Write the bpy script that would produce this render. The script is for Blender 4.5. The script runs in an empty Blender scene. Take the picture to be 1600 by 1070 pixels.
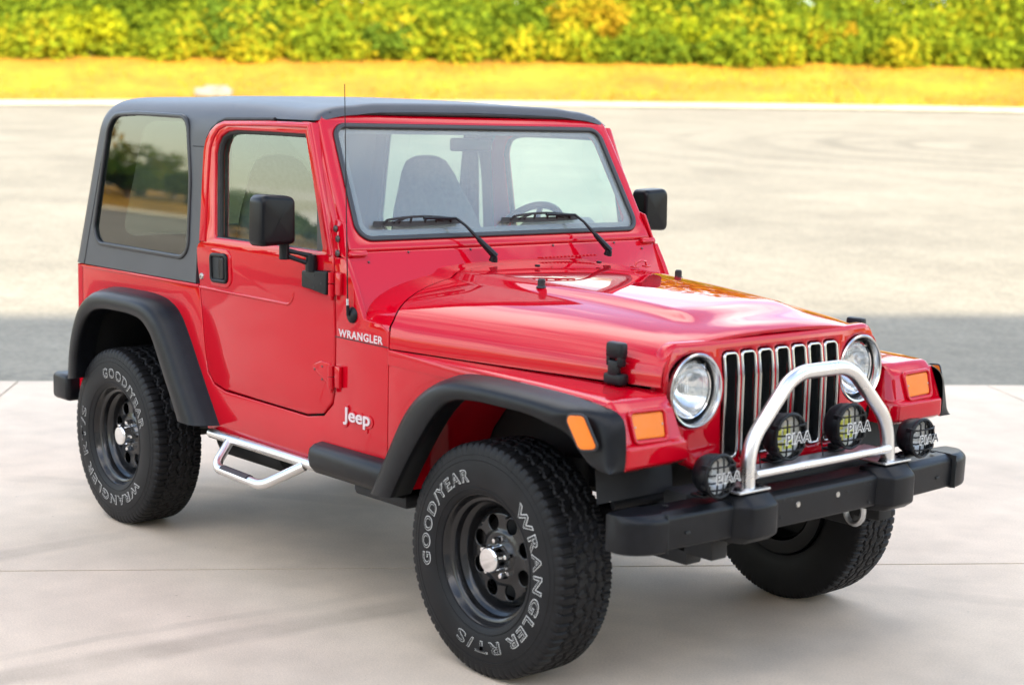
import bpy, bmesh, math, random
from mathutils import Vector, Matrix, noise
from math import sin, cos, pi, radians as R

random.seed(7)
C = bpy.context.scene.collection
SC = bpy.context.scene

# ------------------------------------------------------------------ camera, sky, sun, exposure
cam_d = bpy.data.cameras.new('camera'); cam = bpy.data.objects.new('camera', cam_d); C.objects.link(cam)
cam_d.sensor_width = 36; cam_d.lens = 2520.9 / 1600 * 36; cam_d.clip_start = .1; cam_d.clip_end = 2000
YAW, PITCH, ROLL = 2.42408, -0.136683, 0.021355
f_ = Vector((cos(PITCH) * cos(YAW), cos(PITCH) * sin(YAW), sin(PITCH)))
r_ = f_.cross(Vector((0, 0, 1))).normalized(); u_ = r_.cross(f_)
rr = r_ * cos(ROLL) + u_ * sin(ROLL); uu = -r_ * sin(ROLL) + u_ * cos(ROLL)
cam.matrix_world = Matrix(((rr.x, uu.x, -f_.x, 3.64525), (rr.y, uu.y, -f_.y, -3.88124), (rr.z, uu.z, -f_.z, 1.69389), (0, 0, 0, 1)))
cam_d.dof.use_dof = True; cam_d.dof.focus_distance = 5.9; cam_d.dof.aperture_fstop = 2.35
SC.camera = cam
SC.view_settings.view_transform = 'Standard'; SC.view_settings.look = 'None'
SC.view_settings.gamma = 1; SC.view_settings.exposure = 2.06
SC.cycles.max_bounces = 12; SC.cycles.transparent_max_bounces = 24; SC.cycles.caustics_reflective = False
SC.cycles.caustics_refractive = False

SUN_EL, SUN_AZ = R(22), math.atan2(-.575, .818) + R(8)        # behind the photographer
sd = Vector((cos(SUN_EL) * cos(SUN_AZ), cos(SUN_EL) * sin(SUN_AZ), sin(SUN_EL)))
sl = bpy.data.lights.new('sun', 'SUN'); sl.energy = 4.4; sl.angle = R(.55); sl.color = (1, .88, .70)
so = bpy.data.objects.new('sun', sl); C.objects.link(so); so.rotation_euler = sd.to_track_quat('Z', 'Y').to_euler()
so.location = (20, -20, 30)

W = bpy.data.worlds.new('World'); SC.world = W; W.use_nodes = True
nt = W.node_tree; nt.nodes.clear()
def wn(t, **k):
    n = nt.nodes.new(t)
    for a, b in k.items(): setattr(n, a, b)
    return n
sky = wn('ShaderNodeTexSky', sky_type='NISHITA', sun_disc=False, sun_elevation=SUN_EL, sun_rotation=pi / 2 - SUN_AZ)
sky.air_density = 1.0; sky.dust_density = 1.0; sky.ozone_density = 1.0
tc = wn('ShaderNodeTexCoord'); sep = wn('ShaderNodeSeparateXYZ'); nt.links.new(tc.outputs['Generated'], sep.inputs[0])
ad = wn('ShaderNodeMath', operation='ADD'); ad.inputs[1].default_value = .18; nt.links.new(sep.outputs['Z'], ad.inputs[0])
mx = wn('ShaderNodeMath', operation='MAXIMUM'); mx.inputs[1].default_value = .05; nt.links.new(ad.outputs[0], mx.inputs[0])
dv = wn('ShaderNodeVectorMath', operation='DIVIDE'); cb = wn('ShaderNodeCombineXYZ')
for i in range(3): nt.links.new(mx.outputs[0], cb.inputs[i])
nt.links.new(tc.outputs['Generated'], dv.inputs[0]); nt.links.new(cb.outputs[0], dv.inputs[1])
cn = wn('ShaderNodeTexNoise', noise_dimensions='4D'); cn.inputs['W'].default_value = 6.2; cn.inputs['Scale'].default_value = 1.35; cn.inputs['Detail'].default_value = 7; cn.inputs['Roughness'].default_value = .58
cn.inputs['Distortion'].default_value = .3
nt.links.new(dv.outputs[0], cn.inputs['Vector'])
cr = wn('ShaderNodeValToRGB'); cr.color_ramp.elements[0].position = .50; cr.color_ramp.elements[1].position = .65
nt.links.new(cn.outputs['Fac'], cr.inputs[0])
cm = wn('ShaderNodeMath', operation='MULTIPLY'); cm.inputs[1].default_value = .85; nt.links.new(cr.outputs['Color'], cm.inputs[0])
mix = wn('ShaderNodeMix', data_type='RGBA'); mix.inputs['B'].default_value = (8.6, 8.1, 7.5, 1)
nt.links.new(cm.outputs[0], mix.inputs['Factor']); nt.links.new(sky.outputs[0], mix.inputs['A'])
bg = wn('ShaderNodeBackground'); bg.inputs['Strength'].default_value = .15; nt.links.new(mix.outputs['Result'], bg.inputs['Color'])
wo = wn('ShaderNodeOutputWorld'); nt.links.new(bg.outputs[0], wo.inputs['Surface'])

# ------------------------------------------------------------------ materials
def mat(name, base, rough=.5, metal=0, coat=0, spec=.5, var=0, vscale=8, bump=0, bscale=300, coat_rough=.03, rvar=0):
    m = bpy.data.materials.new(name); m.use_nodes = True; t = m.node_tree; p = t.nodes['Principled BSDF']
    p.inputs['Base Color'].default_value = (*base, 1); p.inputs['Roughness'].default_value = rough
    p.inputs['Metallic'].default_value = metal; p.inputs['Coat Weight'].default_value = coat
    p.inputs['Coat Roughness'].default_value = coat_rough; p.inputs['Specular IOR Level'].default_value = spec
    tc = t.nodes.new('ShaderNodeTexCoord')
    if var or rvar:
        n = t.nodes.new('ShaderNodeTexNoise'); n.inputs['Scale'].default_value = vscale; n.inputs['Detail'].default_value = 5
        t.links.new(tc.outputs['Object'], n.inputs['Vector'])
        if var:
            mp = t.nodes.new('ShaderNodeMapRange'); mp.inputs['To Min'].default_value = 1 - var; mp.inputs['To Max'].default_value = 1 + var
            mp.inputs['From Min'].default_value = .3; mp.inputs['From Max'].default_value = .7
            t.links.new(n.outputs['Fac'], mp.inputs['Value'])
            v = t.nodes.new('ShaderNodeVectorMath'); v.operation = 'SCALE'; v.inputs[0].default_value = base
            t.links.new(mp.outputs[0], v.inputs['Scale']); t.links.new(v.outputs[0], p.inputs['Base Color'])
        if rvar:
            mr = t.nodes.new('ShaderNodeMapRange'); mr.inputs['To Min'].default_value = max(.02, rough - rvar); mr.inputs['To Max'].default_value = rough + rvar
            mr.inputs['From Min'].default_value = .3; mr.inputs['From Max'].default_value = .7
            t.links.new(n.outputs['Fac'], mr.inputs['Value']); t.links.new(mr.outputs[0], p.inputs['Roughness'])
    if bump:
        b = t.nodes.new('ShaderNodeBump'); b.inputs['Strength'].default_value = bump; b.inputs['Distance'].default_value = .001
        n2 = t.nodes.new('ShaderNodeTexNoise'); n2.inputs['Scale'].default_value = bscale; n2.inputs['Detail'].default_value = 3
        t.links.new(tc.outputs['Object'], n2.inputs['Vector']); t.links.new(n2.outputs['Fac'], b.inputs['Height'])
        t.links.new(b.outputs[0], p.inputs['Normal'])
    return m

def glass(name, tint, refl=1.0, rough=0.0, bump=0, wave=0, f0=.078, haze=0):
    m = bpy.data.materials.new(name); m.use_nodes = True; t = m.node_tree; t.nodes.clear()
    o = t.nodes.new('ShaderNodeOutputMaterial'); tr = t.nodes.new('ShaderNodeBsdfTransparent'); tr.inputs[0].default_value = (*tint, 1)
    g = t.nodes.new('ShaderNodeBsdfGlossy'); g.inputs['Roughness'].default_value = rough; g.inputs[0].default_value = (refl,) * 3 + (1,)
    fr = t.nodes.new('ShaderNodeLayerWeight'); fr.inputs['Blend'].default_value = .5       # Schlick reflectance, both faces of the pane
    pw = t.nodes.new('ShaderNodeMath'); pw.operation = 'POWER'; pw.inputs[1].default_value = 5; t.links.new(fr.outputs['Facing'], pw.inputs[0])
    mu = t.nodes.new('ShaderNodeMath'); mu.operation = 'MULTIPLY_ADD'; mu.inputs[1].default_value = 1 - f0; mu.inputs[2].default_value = f0; mu.use_clamp = True
    t.links.new(pw.outputs[0], mu.inputs[0])
    mxs = t.nodes.new('ShaderNodeMixShader'); t.links.new(mu.outputs[0], mxs.inputs[0]); t.links.new(tr.outputs[0], mxs.inputs[1]); t.links.new(g.outputs[0], mxs.inputs[2])
    if bump:
        tc = t.nodes.new('ShaderNodeTexCoord'); n = t.nodes.new('ShaderNodeTexWave' if wave else 'ShaderNodeTexNoise')
        n.inputs['Scale'].default_value = wave or 3
        if wave: n.bands_direction = 'Y'
        b = t.nodes.new('ShaderNodeBump'); b.inputs['Strength'].default_value = bump; b.inputs['Distance'].default_value = .004
        t.links.new(tc.outputs['Object'], n.inputs['Vector']); t.links.new(n.outputs['Fac'], b.inputs['Height'])
        for q in (g, fr): t.links.new(b.outputs[0], q.inputs['Normal'])
    if haze:                                                         # pale veil painted in: sky glare on the windscreen, brightening of fluted lenses
        di = t.nodes.new('ShaderNodeBsdfDiffuse'); di.inputs[0].default_value = (.80, .84, .79, 1); m3 = t.nodes.new('ShaderNodeMixShader'); m3.inputs[0].default_value = haze
        t.links.new(mxs.outputs[0], m3.inputs[1]); t.links.new(di.outputs[0], m3.inputs[2]); mxs = m3
        if bump:
            t.links.new(b.outputs[0], di.inputs['Normal']); hm = t.nodes.new('ShaderNodeMath'); hm.operation = 'MULTIPLY'; hm.inputs[1].default_value = haze; t.links.new(n.outputs['Fac'], hm.inputs[0]); t.links.new(hm.outputs[0], m3.inputs[0])
    t.links.new(mxs.outputs[0], o.inputs['Surface'])
    return m

M = dict(
    paint=mat('red_paint', (.50, .001, .011), .6, coat=1, coat_rough=.008, spec=.0, rvar=.05, vscale=3),
    plastic=mat('black_plastic', (.0055, .0062, .008), .36, spec=.24, var=.25, vscale=30, bump=.25, bscale=900),
    top=mat('black_textured_top', (.050, .053, .060), .42, var=.12, vscale=5, bump=.3, bscale=700),
    rubber=mat('black_rubber', (.016, .016, .017), .62, var=.3, vscale=20, bump=.15, bscale=500),
    tyre=mat('tyre_rubber', (.0075, .0075, .0085), .52, spec=.22, var=.35, vscale=9, bump=.2, bscale=400),
    rim=mat('black_rim', (.010, .010, .011), .20, var=.3, vscale=12, rvar=.08),
    steel=mat('satin_steel', (.74, .73, .72), .30, metal=1, rvar=.05, vscale=18),
    alu=mat('brushed_aluminium', (.60, .60, .60), .38, metal=1, var=.1, vscale=40),
    chrome=mat('chrome', (.85, .85, .85), .06, metal=1),
    white=mat('white_letter', (.70, .70, .68), .5, var=.15, vscale=60),
    silver=mat('silver_badge', (.66, .55, .57), .35, metal=.3),
    blackin=mat('black_letter', (.012, .012, .013), .5),
    dark=mat('dark_underbody', (.010, .010, .011), .7, var=.4, vscale=10),
    void=mat('radiator_black', (.006, .008, .009), .6),
    cloth=mat('grey_cloth', (.16, .16, .17), .9, var=.15, vscale=60),
    dash=mat('grey_dash', (.14, .14, .15), .55, bump=.2),
    amber=mat('amber_lens', (.85, .20, .002), .2, coat=.15, bump=.0),
    amber2=mat('amber_marker', (.95, .20, .004), .3, coat=.5),
    reflector=mat('lamp_reflector', (.94, .94, .92), .10, metal=.9),
    lampsilver=mat('lamp_silver', (.92, .92, .90), .28, metal=.55),
    bezel=mat('bezel_metal', (.56, .56, .55), .22, metal=1),
    mirrorblack=mat('mirror_black', (.004, .0045, .006), .30, spec=.2, bump=.1, bscale=800),
    darkbolt=mat('dark_bolt', (.10, .085, .08), .4, metal=.8),
    yellow=mat('yellow_reflector', (.92, .86, .02), .3, metal=.0),
    bulb=mat('lamp_bulb', (.9, .9, .85), .2),
    yellowbulb=mat('yellow_bulb', (.85, .95, .02), .25),
    bolt=mat('steel_bolt', (.42, .40, .38), .35, metal=1),
    wglass=glass('windscreen_glass', (.76, .90, .82), f0=.11, haze=.17),
    dglass=glass('door_glass', (.76, .95, .88), f0=.12),
    qglass=glass('tinted_glass', (.50, .62, .58), f0=.12),
    rglass=glass('rear_tinted_glass', (.10, .12, .11)),
    lamp=glass('lamp_glass', (.95, .96, .96), bump=.6, wave=38, haze=.30),
    auxlens=glass('aux_lamp_glass', (.96, .97, .97), haze=.13),
    plainlamp=glass('lamp_clear_glass', (.93, .95, .95)),
    gasket=mat('rubber_gasket', (.020, .021, .024), .38),
    frit=mat('grey_frit', (.045, .045, .05), .5),
    tread=mat('grip_tape', (.05, .045, .05), .9),
)
# pressed-steel ripple in the lacquer
_t = M['paint'].node_tree; _tc = _t.nodes.new('ShaderNodeTexCoord'); _n = _t.nodes.new('ShaderNodeTexNoise'); _n.inputs['Scale'].default_value = 3.2; _n.inputs['Detail'].default_value = 1
_b = _t.nodes.new('ShaderNodeBump'); _b.inputs['Strength'].default_value = .5; _b.inputs['Distance'].default_value = .004
_t.links.new(_tc.outputs['Object'], _n.inputs['Vector']); _t.links.new(_n.outputs['Fac'], _b.inputs['Height']); _t.links.new(_b.outputs[0], _t.nodes['Principled BSDF'].inputs['Coat Normal'])
# ribbed amber lens
def ribs(m, scale, axis='Y', strength=.5):
    t = m.node_tree; p = t.nodes['Principled BSDF']; tc = t.nodes.new('ShaderNodeTexCoord'); w = t.nodes.new('ShaderNodeTexWave')
    w.bands_direction = axis; w.inputs['Scale'].default_value = scale; b = t.nodes.new('ShaderNodeBump'); b.inputs['Strength'].default_value = strength; b.inputs['Distance'].default_value = .003
    t.links.new(tc.outputs['Object'], w.inputs['Vector']); t.links.new(w.outputs['Fac'], b.inputs['Height']); t.links.new(b.outputs[0], p.inputs['Normal'])
ribs(M['amber'], 50)

# ------------------------------------------------------------------ mesh helpers
def tag(o, label=None, cat=None, group=None, kind=None):
    if label: o['label'] = label
    if cat: o['category'] = cat
    if group: o['group'] = group
    if kind: o['kind'] = kind
    return o
def empty(name, loc=(0, 0, 0)):
    o = bpy.data.objects.new(name, None); C.objects.link(o); o.location = loc; o.empty_display_size = .2; return o
def obj(name, bm, m, parent=None, smooth=True, sharp=38, recalc=True):
    if recalc: bmesh.ops.recalc_face_normals(bm, faces=bm.faces[:])
    me = bpy.data.meshes.new(name); bm.to_mesh(me); bm.free()
    for q in (m if isinstance(m, (list, tuple)) else [m]): me.materials.append(q)
    if smooth:
        me.polygons.foreach_set('use_smooth', [True] * len(me.polygons)); me.set_sharp_from_angle(angle=R(sharp))
    o = bpy.data.objects.new(name, me); C.objects.link(o)
    if parent: o.parent = parent
    return o
def part(name, m, parent, *fs, **k):
    bm = bmesh.new()
    for f in fs: f(bm)
    return obj(name, bm, m, parent, **k)
def dup(o, parent, mw=None):
    c = o.copy(); C.objects.link(c); c.parent = parent
    if mw is not None: c.matrix_local = mw
    for ch in list(o.children): dup(ch, c)
    return c
def grid(bm, rows, cu=False, cv=False):
    vs = [[bm.verts.new(p) for p in r] for r in rows]
    n, m = len(vs), len(vs[0])
    for i in range(n if cv else n - 1):
        for j in range(m if cu else m - 1):
            a, b, c, d = vs[i][j], vs[i][(j + 1) % m], vs[(i + 1) % n][(j + 1) % m], vs[(i + 1) % n][j]
            q = []
            for v in (a, b, c, d):
                if v not in q: q.append(v)
            try: bm.faces.new(q)
            except ValueError: pass
    return vs
def cap(bm, vs):
    try: bm.faces.new(vs)
    except ValueError: pass
def lathe(bm, prof, mw, seg=48, close=False):
    """profile of (radius, height) turned round local Z"""
    rows = []
    for k in range(seg):
        a = 2 * pi * k / seg; rows.append([mw @ Vector((r * cos(a), r * sin(a), h)) for r, h in prof])
    grid(bm, rows, cu=close, cv=True)
    bmesh.ops.remove_doubles(bm, verts=bm.verts[:], dist=1e-6)
def frames(pts, closed=False):
    n = len(pts); T = []
    for i in range(n):
        a = pts[(i - 1) % n] if (closed or i) else pts[i]; b = pts[(i + 1) % n] if (closed or i < n - 1) else pts[i]
        T.append((b - a).normalized())
    up = Vector((0, 0, 1)) if abs(T[0].z) < .9 else Vector((1, 0, 0))
    nrm = (up - T[0] * up.dot(T[0])).normalized(); out = []
    for i in range(n):
        nrm = (nrm - T[i] * nrm.dot(T[i])).normalized(); out.append((T[i], nrm, T[i].cross(nrm)))
    return out
def tube(bm, pts, r, seg=16, closed=False, caps=True, prof=None):
    pts = [Vector(p) for p in pts]; fr = frames(pts, closed); rows = []
    for i, (p, (t, a, b)) in enumerate(zip(pts, fr)):
        rad = r[i] if isinstance(r, (list, tuple)) else r
        if prof: rows.append([p + a * u + b * v for u, v in prof])
        else: rows.append([p + (a * cos(2 * pi * k / seg) + b * sin(2 * pi * k / seg)) * rad for k in range(seg)])
    vs = grid(bm, rows, cu=True, cv=closed)
    if caps and not closed: cap(bm, vs[0][::-1]); cap(bm, vs[-1])
def fillet(pts, rad, n=6, closed=False):
    pts = [Vector(p) for p in pts]; N = len(pts); out = []
    rad = rad if isinstance(rad, (list, tuple)) else [rad] * N
    for i in range(N):
        if not closed and i in (0, N - 1): out.append(pts[i]); continue
        p, a, b = pts[i], pts[i - 1], pts[(i + 1) % N]; r = rad[i]
        if r <= 0: out.append(p); continue
        d1, d2 = (a - p), (b - p); l1, l2 = d1.length, d2.length; d1 /= l1; d2 /= l2
        ang = d1.angle(d2)
        if ang > pi - .02: out.append(p); continue
        t = min(r / math.tan(ang / 2), l1 * .48, l2 * .48); r = t * math.tan(ang / 2)
        c = p + (d1 + d2).normalized() * (r / sin(ang / 2)); s, e = p + d1 * t - c, p + d2 * t - c
        tot = s.angle(e)
        for k in range(n + 1):
            w = k / n; out.append(c + (s * sin((1 - w) * tot) + e * sin(w * tot)) / max(sin(tot), 1e-6))
    return out
def rp(pts, rad, n=6):
    """rounded closed 2D polygon"""
    return [(p.x, p.y) for p in fillet([(a, b, 0) for a, b in pts], rad, n, True)]
def rrect(w, h, r, cx=0, cy=0, n=5):
    return rp([(cx - w / 2, cy - h / 2), (cx + w / 2, cy - h / 2), (cx + w / 2, cy + h / 2), (cx - w / 2, cy + h / 2)], r, n)
def circle(r, n=40, cx=0, cy=0):
    return [(cx + r * cos(2 * pi * k / n), cy + r * sin(2 * pi * k / n)) for k in range(n)]
def spline(pts, n):
    """open Catmull-Rom through tuples, n samples"""
    P = [Vector(p) for p in pts]; P = [P[0] * 2 - P[1]] + P + [P[-1] * 2 - P[-2]]; out = []
    for k in range(n):
        s = k / (n - 1) * (len(pts) - 1); i = min(int(s), len(pts) - 2); t = s - i; a, b, c, d = P[i:i + 4]
        out.append(.5 * ((2 * b) + (c - a) * t + (2 * a - 5 * b + 4 * c - d) * t * t + (3 * b - a - 3 * c + d) * t ** 3))
    return out
def eval_mesh(o):
    C.objects.link(o); bpy.context.view_layer.update()
    dg = bpy.context.evaluated_depsgraph_get(); me = bpy.data.meshes.new_from_object(o.evaluated_get(dg))
    C.objects.unlink(o); return me
def curve_fill(outer, holes, t, bev):
    cu = bpy.data.curves.new('tmp', 'CURVE'); cu.dimensions = '2D'; cu.fill_mode = 'BOTH'
    for poly in [outer] + list(holes):
        s = cu.splines.new('POLY'); s.points.add(len(poly) - 1); s.use_cyclic_u = True
        for p, (a, b) in zip(s.points, poly): p.co = (a, b, 0, 1)
    cu.bevel_depth = bev; cu.bevel_resolution = 2; cu.extrude = max(t / 2 - bev, 1e-5); cu.offset = -bev
    o = bpy.data.objects.new('tmp', cu); me = eval_mesh(o); bpy.data.objects.remove(o); bpy.data.curves.remove(cu)
    return me
def plate(bm, outer, holes=(), t=.02, bev=.004, fmap=None, cu=(), cv=()):
    me = curve_fill(outer, holes, t, bev); tb = bmesh.new(); tb.from_mesh(me); bpy.data.meshes.remove(me)
    bmesh.ops.remove_doubles(tb, verts=tb.verts[:], dist=1e-5)
    for ax, l in ((0, cu), (1, cv)):
        for c in l:
            no = Vector((0, 0, 0)); no[ax] = 1; co = Vector((0, 0, 0)); co[ax] = c
            bmesh.ops.bisect_plane(tb, geom=tb.verts[:] + tb.edges[:] + tb.faces[:], plane_co=co, plane_no=no, dist=1e-5)
    if fmap:
        for v in tb.verts: v.co = Vector(fmap(*v.co))
    m2 = bpy.data.meshes.new('t'); tb.to_mesh(m2); tb.free(); bm.from_mesh(m2); bpy.data.meshes.remove(m2)
def box(bm, c, s, bev=.0, mw=None, seg=2):
    tb = bmesh.new(); bmesh.ops.create_cube(tb, size=1)
    for v in tb.verts: v.co = Vector((v.co.x * s[0], v.co.y * s[1], v.co.z * s[2]))
    if bev: bmesh.ops.bevel(tb, geom=tb.edges[:], offset=bev, segments=seg, affect='EDGES', profile=.5)
    for v in tb.verts: v.co = (mw @ v.co if mw else v.co) + Vector(c)
    m2 = bpy.data.meshes.new('t'); tb.to_mesh(m2); tb.free(); bm.from_mesh(m2); bpy.data.meshes.remove(m2)
def loftcaps(bm, rows):
    vs = grid(bm, rows, cu=True); cap(bm, vs[0][::-1]); cap(bm, vs[-1]); return vs
def text_mesh(s, size=1, off=0, ext=0, shear=0, space=1):
    cu = bpy.data.curves.new('t', 'FONT'); cu.body = s; cu.size = size; cu.offset = off; cu.extrude = ext; cu.shear = shear; cu.space_character = space
    cu.align_x = 'CENTER'; cu.align_y = 'CENTER'; cu.resolution_u = 4
    o = bpy.data.objects.new('t', cu); me = eval_mesh(o); bpy.data.objects.remove(o); bpy.data.curves.remove(cu); return me
def text(bm, s, fmap, size=1, off=0, ext=0, w=None, h=None, shear=0, space=1):
    """lettering fitted to width w and height h, each point sent through fmap(x, y, z)"""
    ref = text_mesh(s, size, 0, 0, shear, space); xs = [v.co.x for v in ref.vertices]; ys = [v.co.y for v in ref.vertices]
    x0, x1, y0, y1 = min(xs), max(xs), min(ys), max(ys); bpy.data.meshes.remove(ref)
    me = text_mesh(s, size, off, ext, shear, space)
    for v in me.vertices:
        x = (v.co.x - (x0 + x1) / 2) / (x1 - x0) * (w or (x1 - x0)); y = (v.co.y - (y0 + y1) / 2) / (y1 - y0) * (h or (y1 - y0))
        v.co = Vector(fmap(x, y, v.co.z))
    bm.from_mesh(me); bpy.data.meshes.remove(me)
def both(f):
    """run f for the near side (-1) and the far side (+1)"""
    for s in (-1, 1): f(s)
def lerp(a, b, t): return a + (b - a) * t
def ss(a, b, x):
    t = min(1, max(0, (x - a) / (b - a))); return t * t * (3 - 2 * t)
ZM = lambda loc, axis: Matrix.Translation(loc) @ Vector(axis).to_track_quat('Z', 'Y').to_matrix().to_4x4()

# ------------------------------------------------------------------ setting.  n = away from the photographer, d = to the right
NV, DV = Vector((-.818, .575, 0)), Vector((.575, .818, 0))
def nd(n, d, z=0): p = NV * n + DV * d; return Vector((p.x, p.y, z))
def ground_z(n, d):
    d2 = max(-35, min(40, d)); return max(0, n - 5.115) * (.0475 + .00043 * d2) * ss(5.1, 12, n) if n > 5.1 else 0
KERB = spline([(-70, -95, 0), (-38, -92, 0), (2, -80, 0), (28, -58, 0), (42, -34, 0), (48.2, -13, 0), (49.2, 2, 0), (47.6, 14, 0), (45.2, 22, 0), (40, 36, 0), (28, 60, 0), (0, 85, 0), (-60, 100, 0)], 160)

def ground_mat(name, base, spots=.12, sc=1.0, extra=None, rough=.85):
    m = bpy.data.materials.new(name); m.use_nodes = True; t = m.node_tree; p = t.nodes['Principled BSDF']; p.inputs['Roughness'].default_value = rough
    p.inputs['Specular IOR Level'].default_value = .3
    tc = t.nodes.new('ShaderNodeTexCoord')
    def noise_(s, det, lo, hi, vec=None, f=(.3, .7)):
        n = t.nodes.new('ShaderNodeTexNoise'); n.inputs['Scale'].default_value = s; n.inputs['Detail'].default_value = det
        t.links.new(vec or tc.outputs['Object'], n.inputs['Vector']); r = t.nodes.new('ShaderNodeMapRange')
        r.inputs['From Min'].default_value = f[0]; r.inputs['From Max'].default_value = f[1]; r.inputs['To Min'].default_value = lo; r.inputs['To Max'].default_value = hi
        t.links.new(n.outputs['Fac'], r.inputs['Value']); return r.outputs[0]
    def mul(a, b):
        k = t.nodes.new('ShaderNodeMath'); k.operation = 'MULTIPLY'; t.links.new(a, k.inputs[0]); t.links.new(b, k.inputs[1]) if not isinstance(b, float) else setattr(k.inputs[1], 'default_value', b); return k.outputs[0]
    v = mul(mul(noise_(.7 * sc, 6, 1 - spots, 1 + spots), noise_(5 * sc, 8, 1 - spots * .7, 1 + spots * .7)), noise_(140 * sc, 3, 1 - spots * .8, 1 + spots * .8))
    if extra: v = extra(t, tc, v, mul, noise_)
    s = t.nodes.new('ShaderNodeVectorMath'); s.operation = 'SCALE'; s.inputs[0].default_value = base; t.links.new(v, s.inputs['Scale']); t.links.new(s.outputs[0], p.inputs['Base Color'])
    b = t.nodes.new('ShaderNodeBump'); b.inputs['Strength'].default_value = .35; b.inputs['Distance'].default_value = .002
    t.links.new(noise_(220 * sc, 4, 0, 1), b.inputs['Height']); t.links.new(b.outputs[0], p.inputs['Normal'])
    return m
def conc_extra(t, tc, v, mul, noise_):
    """rubber marks left by tyres across the slab, brushed streaks and small dark specks"""
    def math_(op, a, b=None):
        k = t.nodes.new('ShaderNodeMath'); k.operation = op
        for i, q in enumerate((a, b)):
            if q is None: continue
            if isinstance(q, (int, float)): k.inputs[i].default_value = q
            else: t.links.new(q, k.inputs[i])
        return k.outputs[0]
    sp = t.nodes.new('ShaderNodeSeparateXYZ'); t.links.new(tc.outputs['Object'], sp.inputs[0]); X, Y = sp.outputs[0], sp.outputs[1]
    def streak(a, b, half, amt, bend=0.):
        dx, dy = b[0] - a[0], b[1] - a[1]; L = math.hypot(dx, dy); dx /= L; dy /= L
        al = math_('ADD', math_('MULTIPLY', math_('SUBTRACT', X, a[0]), dx), math_('MULTIPLY', math_('SUBTRACT', Y, a[1]), dy))
        ac = math_('ADD', math_('MULTIPLY', math_('SUBTRACT', X, a[0]), -dy), math_('MULTIPLY', math_('SUBTRACT', Y, a[1]), dx))
        ac = math_('ADD', ac, math_('MULTIPLY', math_('POWER', math_('SUBTRACT', al, L / 2), 2), bend))
        wob = noise_(3, 3, -.015, .015); ac = math_('ABSOLUTE', math_('ADD', ac, wob))
        r = t.nodes.new('ShaderNodeMapRange'); r.inputs['From Min'].default_value = half * .55; r.inputs['From Max'].default_value = half * 1.2; r.inputs['To Min'].default_value = amt; r.inputs['To Max'].default_value = 0
        t.links.new(ac, r.inputs['Value'])
        e1 = t.nodes.new('ShaderNodeMapRange'); e1.inputs['From Min'].default_value = -.3; e1.inputs['From Max'].default_value = .4; t.links.new(al, e1.inputs['Value'])
        e2 = t.nodes.new('ShaderNodeMapRange'); e2.inputs['From Min'].default_value = L + .4; e2.inputs['From Max'].default_value = L - .5; t.links.new(al, e2.inputs['Value'])
        k = mul(mul(mul(r.outputs[0], e1.outputs[0]), e2.outputs[0]), noise_(4, 5, .35, 1.25))
        return math_('SUBTRACT', 1.0, k)
    for a, b, h, amt, bd in STREAKS: v = mul(v, streak(a, b, h, amt, bd))
    spk = noise_(38, 2, 0, 1, f=(.74, .78)); v = mul(v, math_('SUBTRACT', 1.0, math_('MULTIPLY', spk, .30)))
    return v
STREAKS = [((-.92, -2.5), (-.71, -.30), .085, .22, .02), ((-1.12, -2.5), (-.93, -.6), .03, .12, .02), ((-2.1, -2.3), (-2.2, -.75), .07, .16, .05), ((-3.6, -.9), (-1.2, .9), .07, .13, .02), ((-.2, .8), (2.2, 2.2), .06, .10, .03), ((1.6, .9), (3.0, 3.4), .08, .12, .02)]
concrete = ground_mat('concrete', (.60, .49, .378), .11, 1, conc_extra, .8)
def asph_extra(t, tc, v, mul, noise_):
    """dark swirls left by turning tyres"""
    out = v
    for cx, cy, rad, sc, amt in ((-16.5, 28.7, 13., .62, .20), (-9, 31, 9., .8, .16), (-22, 14, 9., .5, .10)):
        mp = t.nodes.new('ShaderNodeMapping'); mp.inputs['Location'].default_value = (-cx, -cy, 0); t.links.new(tc.outputs['Object'], mp.inputs['Vector'])
        w = t.nodes.new('ShaderNodeTexWave'); w.wave_type = 'RINGS'; w.rings_direction = 'Z'; w.inputs['Scale'].default_value = sc * .3; w.inputs['Distortion'].default_value = 2.2; w.inputs['Detail'].default_value = 3; w.inputs['Detail Scale'].default_value = .5
        t.links.new(mp.outputs[0], w.inputs['Vector'])
        r = t.nodes.new('ShaderNodeMapRange'); r.inputs['From Min'].default_value = .62; r.inputs['From Max'].default_value = 1; r.inputs['To Min'].default_value = 0; r.inputs['To Max'].default_value = amt; t.links.new(w.outputs['Fac'], r.inputs['Value'])
        ln = t.nodes.new('ShaderNodeVectorMath'); ln.operation = 'LENGTH'; t.links.new(mp.outputs[0], ln.inputs[0])
        fm = t.nodes.new('ShaderNodeMapRange'); fm.inputs['From Min'].default_value = rad; fm.inputs['From Max'].default_value = rad * .45; t.links.new(ln.outputs['Value'], fm.inputs['Value'])
        k = mul(mul(r.outputs[0], fm.outputs[0]), noise_(.35, 4, .1, 1.6)); sb = t.nodes.new('ShaderNodeMath'); sb.operation = 'SUBTRACT'; sb.inputs[0].default_value = 1; t.links.new(k, sb.inputs[1]); out = mul(out, sb.outputs[0])
    return mul(mul(out, noise_(.12, 5, .86, 1.10)), noise_(22, 4, .82, 1.18))
asphalt = ground_mat('asphalt', (.212, .194, .152), .13, 1, asph_extra)
kerbm = ground_mat('kerb_concrete', (.30, .27, .20), .15, 2)
grassm = ground_mat('dry_grass', (.29, .150, .006), .26, .5)

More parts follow.
